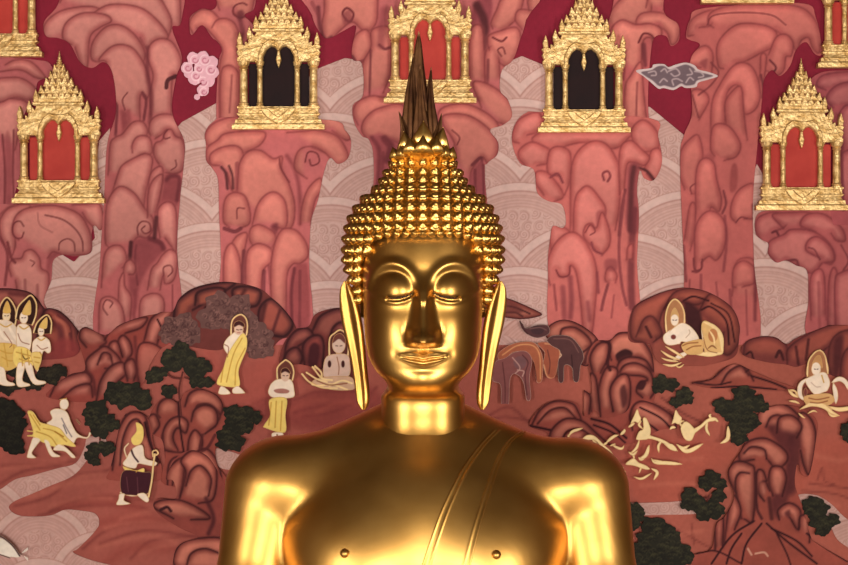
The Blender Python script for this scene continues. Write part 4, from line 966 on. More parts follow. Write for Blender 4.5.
    part('spire', lambda bm: turned(bm, 0, 2.6, [(136,3.4),(138,4.0),(139,2.4),(140.6,3.1),(141.4,2.0),(143,2.5),(143.8,1.5),(146,1.7),(147,.9),(152,.25)], 12), M_leaf)
    return root
def place(root, px, py, label):
    root.location = ((px-CX)*kw(WALL-LS), WALL-LS, ZC-(py-CY)*kw(WALL-LS)); tag(root, label, 'shrine', 'gilded shrines')
def copy_tree(o, parent=None, mat=None):
    c = o.copy(); C.objects.link(c); c.parent = parent
    for ch in [q for q in C.objects if q.parent is o]: copy_tree(ch, c)
    return c
red0 = make_shrine(M_red); dark0 = make_shrine(M_black)
place(red0, 60, 203.5, 'gilded shrine with a red panel and spire above the crowned figures')
for px, py, lb in ((430,103.5,'gilded shrine with a red panel directly behind the flame finial'),
                   (800.5,210.5,'gilded shrine with a red panel and spire above the farthest seated figure'),
                   (-2,57.5,'gilded red-panelled shrine cut off by the upper corner, above another red shrine'),
                   (862,68.5,'gilded red-panelled shrine cut off by the frame side, high above another red shrine'),
                   (746,4.5,'gilded shrine of which only the foot shows, on the mushroom-topped rock')):
    place(copy_tree(red0), px, py, lb)
place(dark0, 279, 130, 'gilded shrine with a dark niche above the two standing monks')
place(copy_tree(dark0), 583.5, 133, 'gilded shrine with a dark niche beside the grey swirl cloud')
# ---- hills and boulders on the red-brown earth
HB = dict(hi=(152,82,72), lo=(86,38,40), line=(48,18,22), lw=1.1); HD = dict(hi=(134,70,62), lo=(76,34,36), line=(44,18,22), lw=1.1)
BB = dict(hi=(192,114,100), lo=(116,54,50), line=(60,22,26), lw=1.); BR = dict(hi=(194,114,96), lo=(122,56,50), line=(54,20,24), lw=1.)
def mound(box, crop, base, ops, pal, basecol, label, cat='painted rock', name='boulder', seed=2):
    return rock(name, box, crop, base, ops, pal, basecol, label, cat, None, None, .07, seed)
mound((-40,280,90,364), 'r', "-320,60 0,66 110,70 230,95 300,150 355,225 400,225 480,250 560,320 620,400 650,440 640,560 560,620 300,640 -320,660", [
 ('L','r',"-320,640 -300,60 0,66 110,70 230,95 310,165 352,235 330,330 320,640"),
 ('L','r',"330,640 300,420 345,270 385,226 440,232 540,305 622,405 650,640",dict(hi=(160,78,66))),
 ('S','r',"420,340 480,400 500,560",dict(w=6,c=(96,40,44),a=.8,soft=3)),('S','r',"460,280 560,370 580,560",dict(w=2,c=(92,38,40),a=.8)),('S','r',"430,300 520,370 540,560",dict(w=3,c=(186,104,86),a=.7,soft=1.5)),
 ('S','r',"80,110 220,130 300,220",dict(w=4,c=(96,40,42),a=.8,soft=2)),('S','r',"560,430 590,560",dict(w=3,c=(92,38,42),a=.7)),
 ('F','s',"400,130 520,60 640,120 640,230 580,250 420,240",dict(c=(140,56,56),a=.8,soft=4))], HB, (124,56,52),
 'rounded dark brown hills rising behind the crowned figures')
mound((46,312,180,404), 'a2', "310,215 340,180 420,212 480,170 570,138 630,126 700,96 730,150 700,230 640,270 600,330 560,420 400,480 200,465 200,430 280,370 340,350 320,260", [
 ('L','a2',"345,260 318,225 325,190 350,182 400,200 425,240 400,258"),
 ('L','a2',"418,232 450,188 520,152 588,142 565,182 500,205"),
 ('L','a2',"575,240 600,155 640,120 698,100 675,150 640,215 625,265"),
 ('L','a2',"560,420 545,330 560,250 620,250 660,300 600,400",dict(hi=(176,98,86),lo=(140,66,58))),
 ('L','a2',"490,300 472,240 492,213 520,240 528,285 505,315"),('L','a2',"430,290 440,245 470,240 490,300"),
 ('L','a2',"350,375 345,315 390,272 425,258 475,300 485,345 420,345"),('L','a2',"390,330 410,285 440,290 450,330"),
 ('L','a2',"385,480 400,400 440,340 490,322 508,362 470,402 445,450"),
 ('L','a2',"200,458 230,400 290,370 345,362 365,402 300,440"),('L','a2',"240,470 300,420 360,410 370,460"),
 ('L','a2',"510,395 498,330 530,308 548,352 535,395"),
 ('S','a2',"300,250 320,330 370,380 380,450",dict(w=3,c=(84,34,36),a=.8,soft=1.5)),('S','a2',"540,220 545,330 550,400",dict(w=3,c=(90,36,38),a=.7,soft=1.5)),('S','a2',"630,150 650,190",dict(w=2))], BB, (146,66,58),
 'pile of brown boulders with curled forms below the tallest cloud rock')
mound((150,278,298,362), 'i', "355,440 380,390 440,350 540,328 620,333 700,355 745,390 790,430 835,490 845,540 780,560 720,620 640,600 600,560 540,600 440,590 300,560 300,520 330,470", [
 ('L','i',"350,560 360,425 390,385 450,350 540,330 600,335 500,400 430,440",dict(hi=(150,76,62))),
 ('L','i',"600,420 590,360 640,345 702,365 690,420 640,430",dict(hi=(166,86,70))),('L','i',"690,500 700,430 745,395 795,435 832,495 800,545 740,540",dict(hi=(160,80,68))),
 ('L','i',"440,420 450,370 520,350 560,360 540,400 480,430",dict(hi=(162,84,68))),
 ('S','i',"720,420 700,520",dict(w=4,c=(70,30,32),a=.8,soft=2)),('S','i',"780,440 750,530",dict(w=3,c=(74,30,34),a=.8,soft=1.5)),('S','i',"640,360 600,420 560,420",dict(w=4,c=(66,28,30),a=.8,soft=2))], HD, (106,50,46),
 'broad dark brown hill arching behind the first standing monk')
def woolly(name, box, crop, spots, label, col=(104,70,66), hi=(138,96,88), ln=(66,38,38), cat='painted bush'):
    c = Coat(box, .8, col); ox, oy, s = CROP[crop]
    for x, y, r in spots: c.blob(ox+x/s, oy+y/s, r/s, col, .2)
    for x, y, r in spots:
        for kk in range(max(3, int(r/s*1.3))):
            a, d = RNG.rand()*6.28, RNG.rand()**.5*r/s*.85; q = np.linspace(a, a+4.2, 8); rr = 1.2+RNG.rand()*1.6
            xx, yy = ox+x/s+d*math.cos(a), oy+y/s+d*math.sin(a)
            c.stroke(np.stack([xx+rr*np.cos(q), yy+rr*np.sin(q)], 1), .8, hi if RNG.rand() < .45 else ln, .5, .75)
    return c.build(name, 0, label, cat)
woolly('painted_bush', (190,284,284,366), 'i', [(540,430,62),(500,470,50),(590,470,55),(640,500,60),(690,540,55),(620,420,45),(720,590,40),(680,600,36)], 'greyish brown woolly bush around the first standing monk, on the dark hill')
woolly('painted_bush', (150,308,200,350), 'i', [(350,510,44),(400,500,48),(430,540,40),(330,540,34),(380,550,40)], 'greyish brown woolly bush on the slope above the spreading green tree')
mound((275,300,360,400), 'b2', "270,330 285,250 330,190 385,178 412,130 470,108 520,104 600,110 620,300 580,420 440,350 400,340 360,330 330,330", [
 ('L','b2',"400,200 430,140 480,112 520,105 600,110 600,280 480,240"),('L','b2',"470,260 480,190 520,160 580,190 590,300"),
 ('L','b2',"290,300 300,240 335,195 382,185 405,222 345,255"),
 ('L','b2',"372,345 362,262 390,222 430,214 448,252 442,340",dict(hi=(140,64,58))),
 ('F','b2',"385,335 388,265 410,242 432,262 422,330",dict(c=(62,24,30),a=.9)),('L','b2',"280,335 300,280 340,262 362,300 350,335")], HB, (116,52,48),
 'dark curled boulders around the seated haloed figure by the statue ear')
mound((480,285,545,325), 'p', "-60,50 5,66 60,84 120,110 168,136 140,150 80,157 5,148 -60,140", [
 ('L','p',"-60,140 -60,50 5,66 60,84 120,110 168,136 140,150 80,157 5,148"),('S','p',"0,100 60,110 120,135",dict(w=1.6)),('S','p',"20,130 60,130 90,145",dict(w=2,a=.7)),('F','p',"0,75 60,95 90,130 0,130",dict(c=(96,44,42),a=.7))], BR, (140,66,58),
 'low pointed brown boulder touching the statue ear at the stream')
mound((540,316,606,372), 'p', "188,235 190,190 240,160 300,168 370,212 398,255 380,300 350,345 310,330 290,300", [
 ('L','p',"190,250 186,195 240,160 300,170 372,215 398,262 350,345 300,310"),('L','p',"240,230 250,195 300,190 350,225 365,260 330,290"),('S','p',"385,240 350,290 340,330",dict(w=3,c=(74,30,32),a=.8))], BR, (150,72,62),
 'smooth brown boulder behind the dark buffalo')
mound((584,322,662,424), 'p', "362,385 352,300 385,245 440,240 480,208 560,218 604,280 618,370 622,460 600,500 560,510 530,550 500,566 420,566 380,525 350,560 308,545 308,470 335,440 366,455", [
 ('L','p',"445,320 432,255 480,213 550,223 602,290 614,365 560,312 520,322"),('F','p',"462,300 500,276 530,290 520,318 480,335",dict(c=(52,20,24),a=.95,soft=1.2)),
 ('L','p',"372,378 360,310 390,258 432,252 432,312 402,372"),('L','p',"465,360 480,325 520,308 580,320 612,365"),
 ('L','p',"570,470 545,445 560,410 590,400 570,385 510,380 480,372 500,340 550,333 602,368 618,440 602,472"),('F','p',"545,430 562,402 585,410 570,440",dict(c=(58,22,26),a=.9,soft=1.)),
 ('L','p',"400,520 394,440 420,358 455,348 472,372 450,432 452,525"),('L','p',"452,525 440,440 470,388 506,378 522,420 516,505 490,552"),('F','p',"480,440 500,420 510,480 490,510",dict(c=(72,30,32),a=.8)),
 ('L','p',"366,525 354,460 360,378 382,388 392,450 402,545"),('L','p',"310,545 308,470 335,443 362,470 356,535"),('S','p',"405,240 440,260 430,330 440,360",dict(w=3.5,c=(60,22,26),a=.85))], BR, (146,70,60),
 'stack of looping outlined boulders between the buffalo and the green bush')
mound((524,396,682,446), 'o', "118,182 158,115 210,84 262,80 312,96 330,140 372,150 430,150 500,130 530,88 560,78 640,105 700,150 705,195 640,200 540,250 440,262 300,232 200,245 188,212", [
 ('L','o',"125,185 160,120 220,85 290,95 315,132 325,160"),('L','o',"150,175 200,122 260,112 302,152"),('L','o',"195,250 208,198 262,155 330,165 385,212 440,262"),('L','o',"240,255 270,205 330,200 390,250"),
 ('S','o',"365,155 440,178 505,232",dict(w=2.4)),('S','o',"375,180 450,210 500,250",dict(w=2)),('L','o',"530,200 520,140 545,92 600,90 690,145 705,195"),('S','o',"560,110 640,150 690,200",dict(w=2)),('S','o',"540,150 600,180 640,210",dict(w=2)),('S','o',"120,183 200,200",dict(w=2.5))], BR, (150,72,62),
 'flat ledge of brown boulders over the covered shoulder, behind the leaping figures')
mound((620,280,748,366), 'd2', "-30,230 -14,110 60,58 150,28 220,24 300,45 382,100 414,170 412,230 400,292 340,320 200,345 90,320 60,260 40,245", [
 ('F','d2',"70,260 85,170 115,105 180,85 250,120 320,200 352,260 360,310 200,360 90,330",dict(c=(150,76,64),a=.95,soft=2)),
 ('L','d2',"40,245 -20,220 -10,110 60,60 150,30 170,60 110,110 80,230"),('L','d2',"110,110 150,45 220,26 300,47 250,90 180,80"),
 ('L','d2',"250,120 300,47 384,104 416,172 412,240 372,292 340,270 352,200"),('S','d2',"260,112 300,100 360,155 372,250",dict(w=2)),('S','d2',"300,85 370,130 395,240",dict(w=1.6)),
 ('L','d2',"0,220 30,150 70,140 105,205 70,240"),('S','d2',"40,180 60,220",dict(w=3,a=.8)),
 ('F','d2',"196,78 250,110 265,160 262,250 235,215 200,160",dict(c=(58,24,28),a=.9,soft=2.5)),('S','d2',"190,75 230,58 290,75",dict(w=2))], dict(hi=(158,80,66), lo=(110,50,46), line=(60,22,26)), (124,58,52),
 'brown cave-like mound arching over the reclining haloed figure')
mound((736,325,884,396), 'd2', "425,290 438,240 500,218 560,222 602,248 640,225 700,200 800,163 860,150 1000,150 1000,420 800,380 700,330 640,340 600,330 520,320", [
 ('L','d2',"430,300 440,242 500,219 560,224 602,255 605,310"),('S','d2',"440,290 460,280 470,310",dict(w=2)),('S','d2',"560,300 575,275 590,310",dict(w=3,c=(70,28,30))),
 ('L','d2',"605,330 610,265 700,202 800,165 880,148 1000,150 1000,300 800,250 700,330"),('S','d2',"640,260 650,330",dict(w=3,a=.7)),('S','d2',"690,230 680,310",dict(w=3,a=.7)),
 ('L','d2',"790,390 768,330 775,255 802,210 862,190 1000,190 1000,400"),('L','d2',"815,400 825,300 870,255 1000,255 1000,400"),('F','d2',"790,240 830,220 815,350 790,370",dict(c=(74,30,34),a=.85,soft=3))], dict(hi=(156,78,66), lo=(106,48,46), line=(60,22,26)), (120,56,52),
 'brown hill at the frame side rising behind the farthest seated figure')
mound((690,352,800,392), 'd2', "222,405 300,388 340,352 400,328 465,355 560,395 640,425 560,432 420,424 300,425", [
 ('L','d2',"222,405 300,388 345,350 395,312 445,350 470,395"),('L','d2',"340,410 370,360 420,335 450,372"),('L','d2',"440,360 500,310 580,330 640,350 600,350"),('L','d2',"430,330 480,310 540,340 620,395"),
 ('S','d2',"300,425 420,418 560,430",dict(w=2)),('S','d2',"460,375 540,400 600,425",dict(w=2)),('S','d2',"240,404 320,412 380,400",dict(w=1.6))], BR, (148,72,60),
 'low sheet-like brown boulders below the reclining haloed figure')
mound((140,378,236,490), 'm', "250,340 268,280 300,240 338,228 372,248 400,210 450,193 522,218 552,260 562,340 524,430 530,500 565,580 320,580 320,480 308,400 266,375", [
 ('L','m',"300,310 288,290 300,250 335,232 372,252 375,300"),('L','m',"400,265 418,215 465,196 522,216 552,262 530,305 450,262"),
 ('L','m',"440,300 450,262 500,258 540,300 520,345"),('L','m',"425,325 438,280 480,260 522,280 528,335 480,375"),
 ('L','m',"440,450 320,440 312,370 340,320 382,306 412,330 402,372 370,352 352,390 372,442"),('L','m',"258,355 252,310 280,298 298,340 275,375"),
 ('S','m',"388,180 376,300 398,470",dict(w=2)),('L','m',"410,480 415,400 440,360 470,400 460,470"),('L','m',"330,580 335,500 365,468 402,490 400,580"),('L','m',"350,580 362,520 390,520 395,580"),
 ('L','m',"420,540 418,480 450,445 492,438 532,490 542,560 490,512 450,560"),('F','m',"440,540 470,510 520,540 520,580 440,580",dict(c=(84,34,36),a=.85)),
 ('S','m',"470,380 460,440 490,430 520,380",dict(w=3,c=(80,32,34),a=.8)),('S','m',"310,380 315,470",dict(w=3,c=(80,32,34),a=.7))], BR, (146,70,60),
 'tall knotted boulder column between the hermit and the bush by the bare shoulder')
mound((106,408,162,482), 'm', "100,520 112,470 130,380 150,310 190,285 238,298 262,340 275,420 300,480 300,560 100,560", [
 ('L','m',"110,520 125,390 160,310 200,288 242,308 262,400 290,500"),('L','m',"140,500 150,400 180,330 215,320 235,380"),('L','m',"100,400 110,360 125,370 115,420"),
 ('S','m',"130,330 120,430 105,500",dict(w=2)),('S','m',"160,300 170,280 215,276 250,300",dict(w=2)),('S','m',"240,330 262,420 300,490",dict(w=2.4))], BR, (150,72,62),
 'brown grotto rock arching over the hermit with the staff')
mound((150,448,240,600), 'a3', "610,330 630,300 700,300 690,230 660,220 700,140 760,108 820,128 860,180 900,260 940,420 940,700 700,700 690,540 720,480 790,455 720,420 640,370", [
 ('L','a3',"690,300 660,225 680,170 730,140 730,220 715,300"),('L','a3',"715,300 740,200 720,150 765,110 825,130 862,185 850,300 790,320"),('L','a3',"740,250 760,190 800,170 840,220 830,290"),
 ('L','a3',"690,380 612,335 640,308 720,308 800,345 835,380 760,385"),('S','a3',"640,345 665,335 680,350",dict(w=3,c=(60,24,28))),
 ('L','a3',"700,580 690,540 720,480 800,458 900,470 940,600"),('L','a3',"740,580 760,520 820,500 900,530"),('S','a3',"820,300 850,380 830,440",dict(w=4,c=(70,28,32),a=.8,soft=2))], BR, (140,66,58),
 'dark curled boulders stacked against the bare arm of the statue')
mound((630,390,884,600), 'd3', "240,520 300,500 318,405 350,375 390,300 368,225 372,180 412,120 430,85 480,-30 560,-70 660,-60 720,-10 716,70 690,205 655,200 645,150 632,240 662,330 695,450 722,480 860,560 980,620 980,720 -20,720 60,600 160,560", [
 ('S','d3',"640,0 630,120 610,260",dict(w=14,c=(82,36,38),a=.85,soft=4)),('F','d3',"520,0 640,-10 622,140 602,320 562,380 540,300 602,180 562,80",dict(c=(88,38,40),a=.85,soft=3)),
 ('L','d2',"480,580 492,515 550,485 605,495 650,535 690,600"),('L','d2',"520,580 540,540 580,535 610,580"),
 ('L','d3',"640,40 655,-40 700,-10 716,70 692,203 668,170 655,110"),('L','d3',"560,40 570,-20 620,-30 660,10 640,60"),
 ('L','d3',"470,145 418,152 412,115 450,72 520,62 592,108 602,150 560,182 520,142"),('L','d3',"430,120 460,95 510,105 520,142"),
 ('L','d3',"400,285 372,228 368,185 400,153 452,163 474,200 466,385 430,382"),('L','d3',"420,380 395,250 410,200 450,200"),
 ('L','d3',"545,290 528,230 540,176 582,178 598,222 582,292"),('L','d3',"510,310 488,280 490,240 515,233 532,270",dict(hi=(196,120,102))),
 ('L','d3',"480,330 480,200 505,190 520,230"),('S','d3',"475,200 480,330 500,380",dict(w=3,c=(72,30,32),a=.85)),('S','d3',"530,300 540,380",dict(w=4,c=(72,30,32),a=.8,soft=1.5)),
 ('L','d3',"570,385 566,345 610,318 655,350 645,425 612,375"),('F','d3',"590,360 612,345 612,380",dict(c=(84,36,38),a=.8)),
 ('L','d3',"352,475 368,345 390,288 418,350 392,425"),('L','d3',"315,505 316,402 347,372 345,495"),('L','d3',"648,425 655,370 694,380 690,475"),
 ('S','d3',"470,390 380,450 300,560",dict(w=2)),('S','d3',"500,400 440,480 420,560",dict(w=2)),('S','d3',"520,400 600,470 720,560",dict(w=2)),('S','d3',"540,420 640,470 700,530",dict(w=2)),('S','d3',"420,440 380,500 360,560",dict(w=2)),('S','d3',"560,440 600,520 620,580",dict(w=1.6)),('S','d3',"680,440 760,500 840,550",dict(w=2)),('S','d3',"240,520 320,510 420,560",dict(w=1.6)),
 ('S','d3',"445,500 460,525",dict(w=1.6,c=(214,160,136))),('S','d3',"475,520 510,515 525,530",dict(w=1.6,c=(214,160,136)))], BR, (152,74,62),
 'tree-trunk-like brown rock tower with spreading roots beside the curving stream')

# ---- trees and bushes: dark leaf clumps with their stems
GREEN = (38,36,27)
def tree(name, label, crop, clumps, trunk=None, cat='painted tree', col=GREEN, hi=(72,68,44)):
    ox, oy, s = CROP[crop]; P_ = [(ox+x/s, oy+y/s, r/s) for x, y, r in clumps]; a = np.array(P_)
    cx, cy = a[:,0].mean(), a[:,1].max()
    root = empty(name, ((cx-CX)*kw(WALL), WALL-.01, ZC-(cy-CY)*kw(WALL))); tag(root, label, cat)
    def box(b, m=8): return (b[:,0].min()-m, b[:,1].min()-m, b[:,0].max()+m, b[:,1].max()+m)
    if trunk:
        t = [PT(crop, q) for q in trunk]; c = Coat(box(np.vstack(t)), .7, (96,44,40))
        for q in t: c.stroke(q, 1.8, (98,46,42), .6, sil=True)
        c.build('trunk', 0, parent=root)
    c = Coat((a[:,0].min()-a[:,2].max()-4, a[:,1].min()-a[:,2].max()-4, a[:,0].max()+a[:,2].max()+4, a[:,1].max()+a[:,2].max()+4), .7, col)
    for x, y, r in P_: c.blob(x, y, r, np.array(col)*(.9+.2*RNG.rand()), .22, .9, ry=r*.85)
    for x, y, r in P_:
        for kk in range(int(4 + r*1.6)):
            a_, d = RNG.rand()*6.28, RNG.rand()**.5*r*.85; xx, yy = x+d*math.cos(a_), y+d*math.sin(a_)*.8
            q = np.linspace(3.4, 6.0, 6); rr = 1.3+RNG.rand()*1.2
            c.stroke(np.stack([xx+rr*np.cos(q), yy+rr*np.sin(q)], 1), .9, hi if RNG.rand() < .55 else (24,20,18), .6, .5)
    c.build('foliage', 0, parent=root); return root
tree('painted_tree', 'spreading dark green tree with a thin trunk left of the first standing monk', 'm', [(390,60,50),(350,90,45),(430,100,48),(470,110,38),(280,140,36),(265,155,25),(310,130,22),(450,165,34),(490,170,26),(335,205,32),(380,30,30),(340,60,30)], ["390,130 376,200 385,300", "320,130 350,150 380,155", "400,150 440,165"])
tree('painted_tree', 'dark green tree with a wide low crown under the boulder pile', 'm', [(130,205,48),(180,210,50),(220,235,46),(150,240,40),(110,225,36),(240,255,28)])
tree('painted_tree', 'dark green tree at the upper bank of the river, beside the white rider', 'm', [(45,280,48),(40,320,40),(85,330,42),(110,340,30),(60,360,40),(20,300,30)], ["60,370 60,400"])
tree('painted_bush', 'small dark green bush at the head of the river', 'a3', [(375,105,32),(420,100,34),(440,100,22),(365,140,26),(380,155,20),(350,125,16)], None, 'painted bush')
tree('painted_bush', 'dark green bush between the second standing monk and the bare shoulder', 'm', [(590,290,36),(640,300,44),(680,310,30),(610,340,48),(570,380,44),(600,410,40),(560,415,34),(640,345,34)], None, 'painted bush')
tree('painted_bush', 'black green bush at the frame edge behind the white rider', 'n', [(60,200,80),(70,290,82),(60,360,80),(20,240,70),(90,400,60),(20,160,60),(30,330,70),(110,260,46)], None, 'painted bush', (26,24,18), (48,46,32))
tree('painted_bush', 'dark green bush at the feet of the crowned figures', 's', [(430,340,70),(480,330,60),(370,370,70),(320,400,60),(420,390,60),(240,430,60),(150,430,60),(60,470,60),(-60,470,70),(300,440,50),(120,330,60),(220,350,50),(330,330,40)], None, 'painted bush', (38,32,24), (64,58,40))
tree('painted_bush', 'round dark green bush beside the looping boulders', 'd2', [(100,400,34),(140,410,32),(90,425,26),(195,450,34),(180,470,30),(160,480,26),(210,470,22)], ["150,430 175,450"], 'painted bush')
tree('painted_bush', 'dark green bush below the low sheet-like boulders', 'd2', [(345,495,38),(380,530,36),(430,450,44),(420,500,42),(480,485,40),(510,500,24),(450,540,34),(400,545,30)], None, 'painted bush')
tree('painted_bush', 'dark green bush hanging above the tree-trunk-like rock', 'd3', [(400,20,34),(410,60,34),(440,20,26),(385,45,24),(470,0,26)], None, 'painted bush')
tree('painted_tree', 'open dark green tree in clumps over the straight stream', 'd3', [(300,225,42),(280,240,34),(335,245,28),(215,285,34),(240,300,24),(330,290,30),(205,325,28),(250,330,36),(300,345,46),(270,360,36),(330,345,26)], ["290,290 285,330", "240,300 290,300"])
tree('painted_bush', 'tall dark green bush beside the covered arm, below the straight stream', 'd3', [(70,415,50),(110,430,44),(140,455,40),(50,460,46),(150,500,46),(190,515,36),(100,510,56),(60,540,56),(30,500,40),(150,550,50),(10,545,44),(200,540,30),(60,600,60),(140,610,60)], None, 'painted bush')
tree('painted_bush', 'small dark green bush between the straight stream and the covered arm', 'd3', [(0,345,30),(10,370,28),(-20,360,40),(-10,400,30),(-30,330,20)], None, 'painted bush')
tree('painted_bush', 'dark green bush over the curving stream by the rock tower', 'd3', [(705,325,40),(735,340,34),(690,345,26),(725,385,40),(750,410,36),(785,385,28),(740,430,26)], None, 'painted bush')
tree('painted_bush', 'dark green bush cut off by the frame side above the curving stream', 'd3', [(845,30,34),(870,20,40),(850,60,24)], None, 'painted bush')
# ---- animals and figures, painted flat with white, yellow and gold
W_ = (244,222,200); WA = (244,222,199); WB = (244,221,200); Y_ = (242,210,116); Gd = (206,156,70); Dk = (66,28,28); SK = (222,184,160); LN = (150,88,60); CR = (250,216,158); YS = (242,210,115)
def figure(name, box, ops, label, cat, mott=.03, res=.5, wear=None):
    def paint(ops, pname, parent, lab=None):
        c = Coat(box, res, W_)
        for op in ops:
            k, crop, txt = op[0], op[1], op[2]; col = op[3]; kw_ = dict(op[4]) if len(op) > 4 else {}
            if k == 'F': c.fill(PT(crop, txt), col, kw_.pop('soft', .6), kw_.pop('sil', True), **kw_)
            elif k == 'S': c.stroke(PT(crop, txt), kw_.pop('w', 1.2), col, kw_.pop('soft', .45), sil=kw_.pop('sil', False), **kw_)
            elif k == 'E':
                x, y, rx, ry = [float(v) for v in txt.split()]; q = np.linspace(0, 2*math.pi, 14, endpoint=False)
                ox, oy, s = CROP[crop]; c.fill([(ox+(x+rx*math.cos(a))/s, oy+(y+ry*math.sin(a))/s) for a in q], col, .5, True)
        if cat == 'painted figure': c.mixin((slice(None), slice(None)), .55*sstep(.95, .2, c.sdf), (198,140,78))   # thin gold contour
        c.mottle(mott, 5, 4)
        return c.build(pname, 0, lab, cat if lab else None, None, None, parent)
    if not wear: return paint(ops, name, None, label)
    # a figure with a halo or clothes of another colour: body, halo and clothing are coats of their own
    groups = {'halo': [], 'body': []}; loose = []
    for op in ops:
        p = next((w for w, cols in wear if tuple(op[3]) in cols), 'body')
        if op[0] == 'H': p = 'halo'; op = (op[4],) + op[1:4] + (op[5:] if len(op) > 5 else ())
        groups.setdefault(p, []).append(op)
        if p != 'halo' and op[0] == 'S' and not (len(op) > 4 and dict(op[4]).get('sil')): loose.append((p, op))
    for p, op in loose:                     # fine drawn lines run on over neighbouring coats
        for q in groups:
            if q not in ('halo', p) and groups[q]: groups[q].append(op)
    b = np.array(box, float); root = empty(name, (((b[0]+b[2])/2-CX)*kw(WALL), WALL-.01, ZC-(b[3]-4-CY)*kw(WALL))); tag(root, label, cat)
    for p, g_ in groups.items():
        if g_: paint(g_, p.split('#')[0], root)
    return root
SS = dict(sil=True)
figure('painted_animal', (515,318,556,345), [('F','p',"78,165 92,175 105,192 150,180 192,183 196,215 150,232 110,218 88,196",(84,50,52)),('S','p',"80,165 90,190 110,215",(70,36,38),dict(w=1.6,sil=True)),('E','p',"150 200 26 18",(70,44,48)),('S','p',"120,195 160,190 185,200",(112,76,74))],
 'dark horned buffalo head at the stream above the elephants', 'painted animal')
figure('painted_animal', (490,336,545,392), [('F','p',"-10,300 20,270 70,250 130,248 158,275 172,320 168,400 146,405 135,330 100,290 50,290 10,330",(166,92,66)),('S','p',"10,300 70,262 130,262 158,300 162,395",(206,140,96),dict(w=1.4)),('S','p',"60,290 110,300 136,340 146,400",(110,54,46),dict(w=1))],
 'tan elephant walking behind the grey elephant', 'painted animal')
figure('painted_animal', (536,338,564,380), [('F','p',"150,252 215,250 235,270 242,300 232,340 218,388 188,388 172,335 178,290",(162,86,64)),('S','p',"180,255 225,262 240,300 222,385 190,386 176,340",(206,138,100),dict(w=1.4)),('S','p',"190,280 200,330 195,375",(112,56,48),dict(w=1.2))],
 'tan calf standing between the elephants and the dark buffalo', 'painted animal')
figure('painted_animal', (542,332,590,386), [('F','p',"188,240 215,222 280,226 322,270 335,310 322,345 314,404 294,402 288,352 258,342 254,404 234,404 232,330 240,285 205,262",(86,52,52)),('S','p',"235,290 245,300 238,310",(214,170,140),dict(w=1.2)),('S','p',"215,235 280,240 315,290",(118,78,74),dict(w=1)),('S','p',"290,350 286,300",(60,32,34),dict(w=1.2))],
 'dark brown buffalo standing before the smooth boulder', 'painted animal')
figure('painted_animal', (486,346,536,404), [('F','p',"-20,330 20,312 60,288 105,286 128,320 118,390 124,470 106,478 92,405 60,375 40,400 34,500 6,500 2,420 -30,400",(134,78,76)),('E','p',"80 330 26 26",(122,82,84)),('S','p',"50,310 80,350 60,375",(186,140,132),dict(w=1.2)),('S','p',"90,300 112,330 100,380 108,460",(94,50,52),dict(w=1.2)),('S','p',"70,360 95,365 90,385",(190,146,136),dict(w=1.2)),('S','p',"10,330 20,420 20,490",(100,52,52),dict(w=1.2))],
 'greyish elephant seen from the front beside the statue ear', 'painted animal')
def halo(crop, txt, dark=(104,56,46), rim=CR): return [('H',crop,txt,dark,'F'),('H',crop,txt,rim,'S',dict(w=1.5,sil=True))]
ROBE = [('robe', (Y_, Gd)), ('foot', (WA,)), ('foot#2', (WB,))]; DRAP = [('drapery', (CR, Gd, (224,176,112), (220,170,112), (232,186,122), (196,128,80), (160,96,56), (156,92,56), (150,90,56)))]; SKIRT = [('leg', (WA,)), ('leg#2', (WB,)), ('skirt', (Y_, (222,182,100), (236,202,120), (96,60,24)))]
figure('painted_monk', (214,310,252,398), halo('b2',"76,212 78,165 90,142 115,130 135,145 142,175 138,212") + [
 ('F','b2',"60,225 85,203 100,196 130,206 138,240 120,300 80,305 50,272 47,248",W_),('E','b2',"107 188 19 24",SK),('F','b2',"86,182 90,162 110,154 129,166 130,182 108,172",Dk),
 ('F','b2',"92,240 122,205 140,225 138,270 118,320 106,360 108,418 30,414 20,394 42,350 58,300 70,275",Y_),('F','b2',"28,430 38,416 60,428 74,446 50,451 26,447",WA),('F','b2',"82,428 104,416 131,440 126,446 86,446",WB),
 ('S','b2',"120,225 85,292 58,400",Gd),('S','b2',"132,265 98,335 92,412",Gd),('S','b2',"48,322 36,400",Gd),('S','b2',"50,250 66,262 62,300",LN,dict(w=.8)),('S','b2',"98,190 106,192",Dk,dict(w=.7)),('S','b2',"112,190 120,190",Dk,dict(w=.7)),('S','b2',"102,203 112,203",(170,80,70),dict(w=.7))],
 'haloed monk in a yellow robe standing on the slope, the higher of the two', 'painted figure', wear=ROBE)
figure('painted_monk', (262,356,298,446), halo('b2',"262,392 261,345 285,318 298,313 318,330 327,360 322,392") + [
 ('F','b2',"240,402 265,388 315,390 329,430 324,462 250,464 225,446 229,420",W_),('E','b2',"293 374 18 24",SK),('F','b2',"274,366 280,346 300,343 313,358 313,368 293,358",Dk),('F','b2',"248,432 280,426 308,434 300,445 260,444",(170,112,100)),
 ('F','m',"738,238 806,233 802,300 800,370 720,352 716,340 740,300",Y_),('F','m',"748,372 792,372 786,404 754,404",WA),('S','m',"765,245 760,350",Gd),('S','m',"788,245 782,362",Gd),('S','m',"745,250 735,340",Gd),('S','m',"768,378 770,400",LN),
 ('S','b2',"284,374 290,375",Dk,dict(w=.7)),('S','b2',"298,375 304,374",Dk,dict(w=.7))],
 'haloed monk in a yellow robe holding a bowl, lower and nearer the bare shoulder', 'painted figure', wear=ROBE)
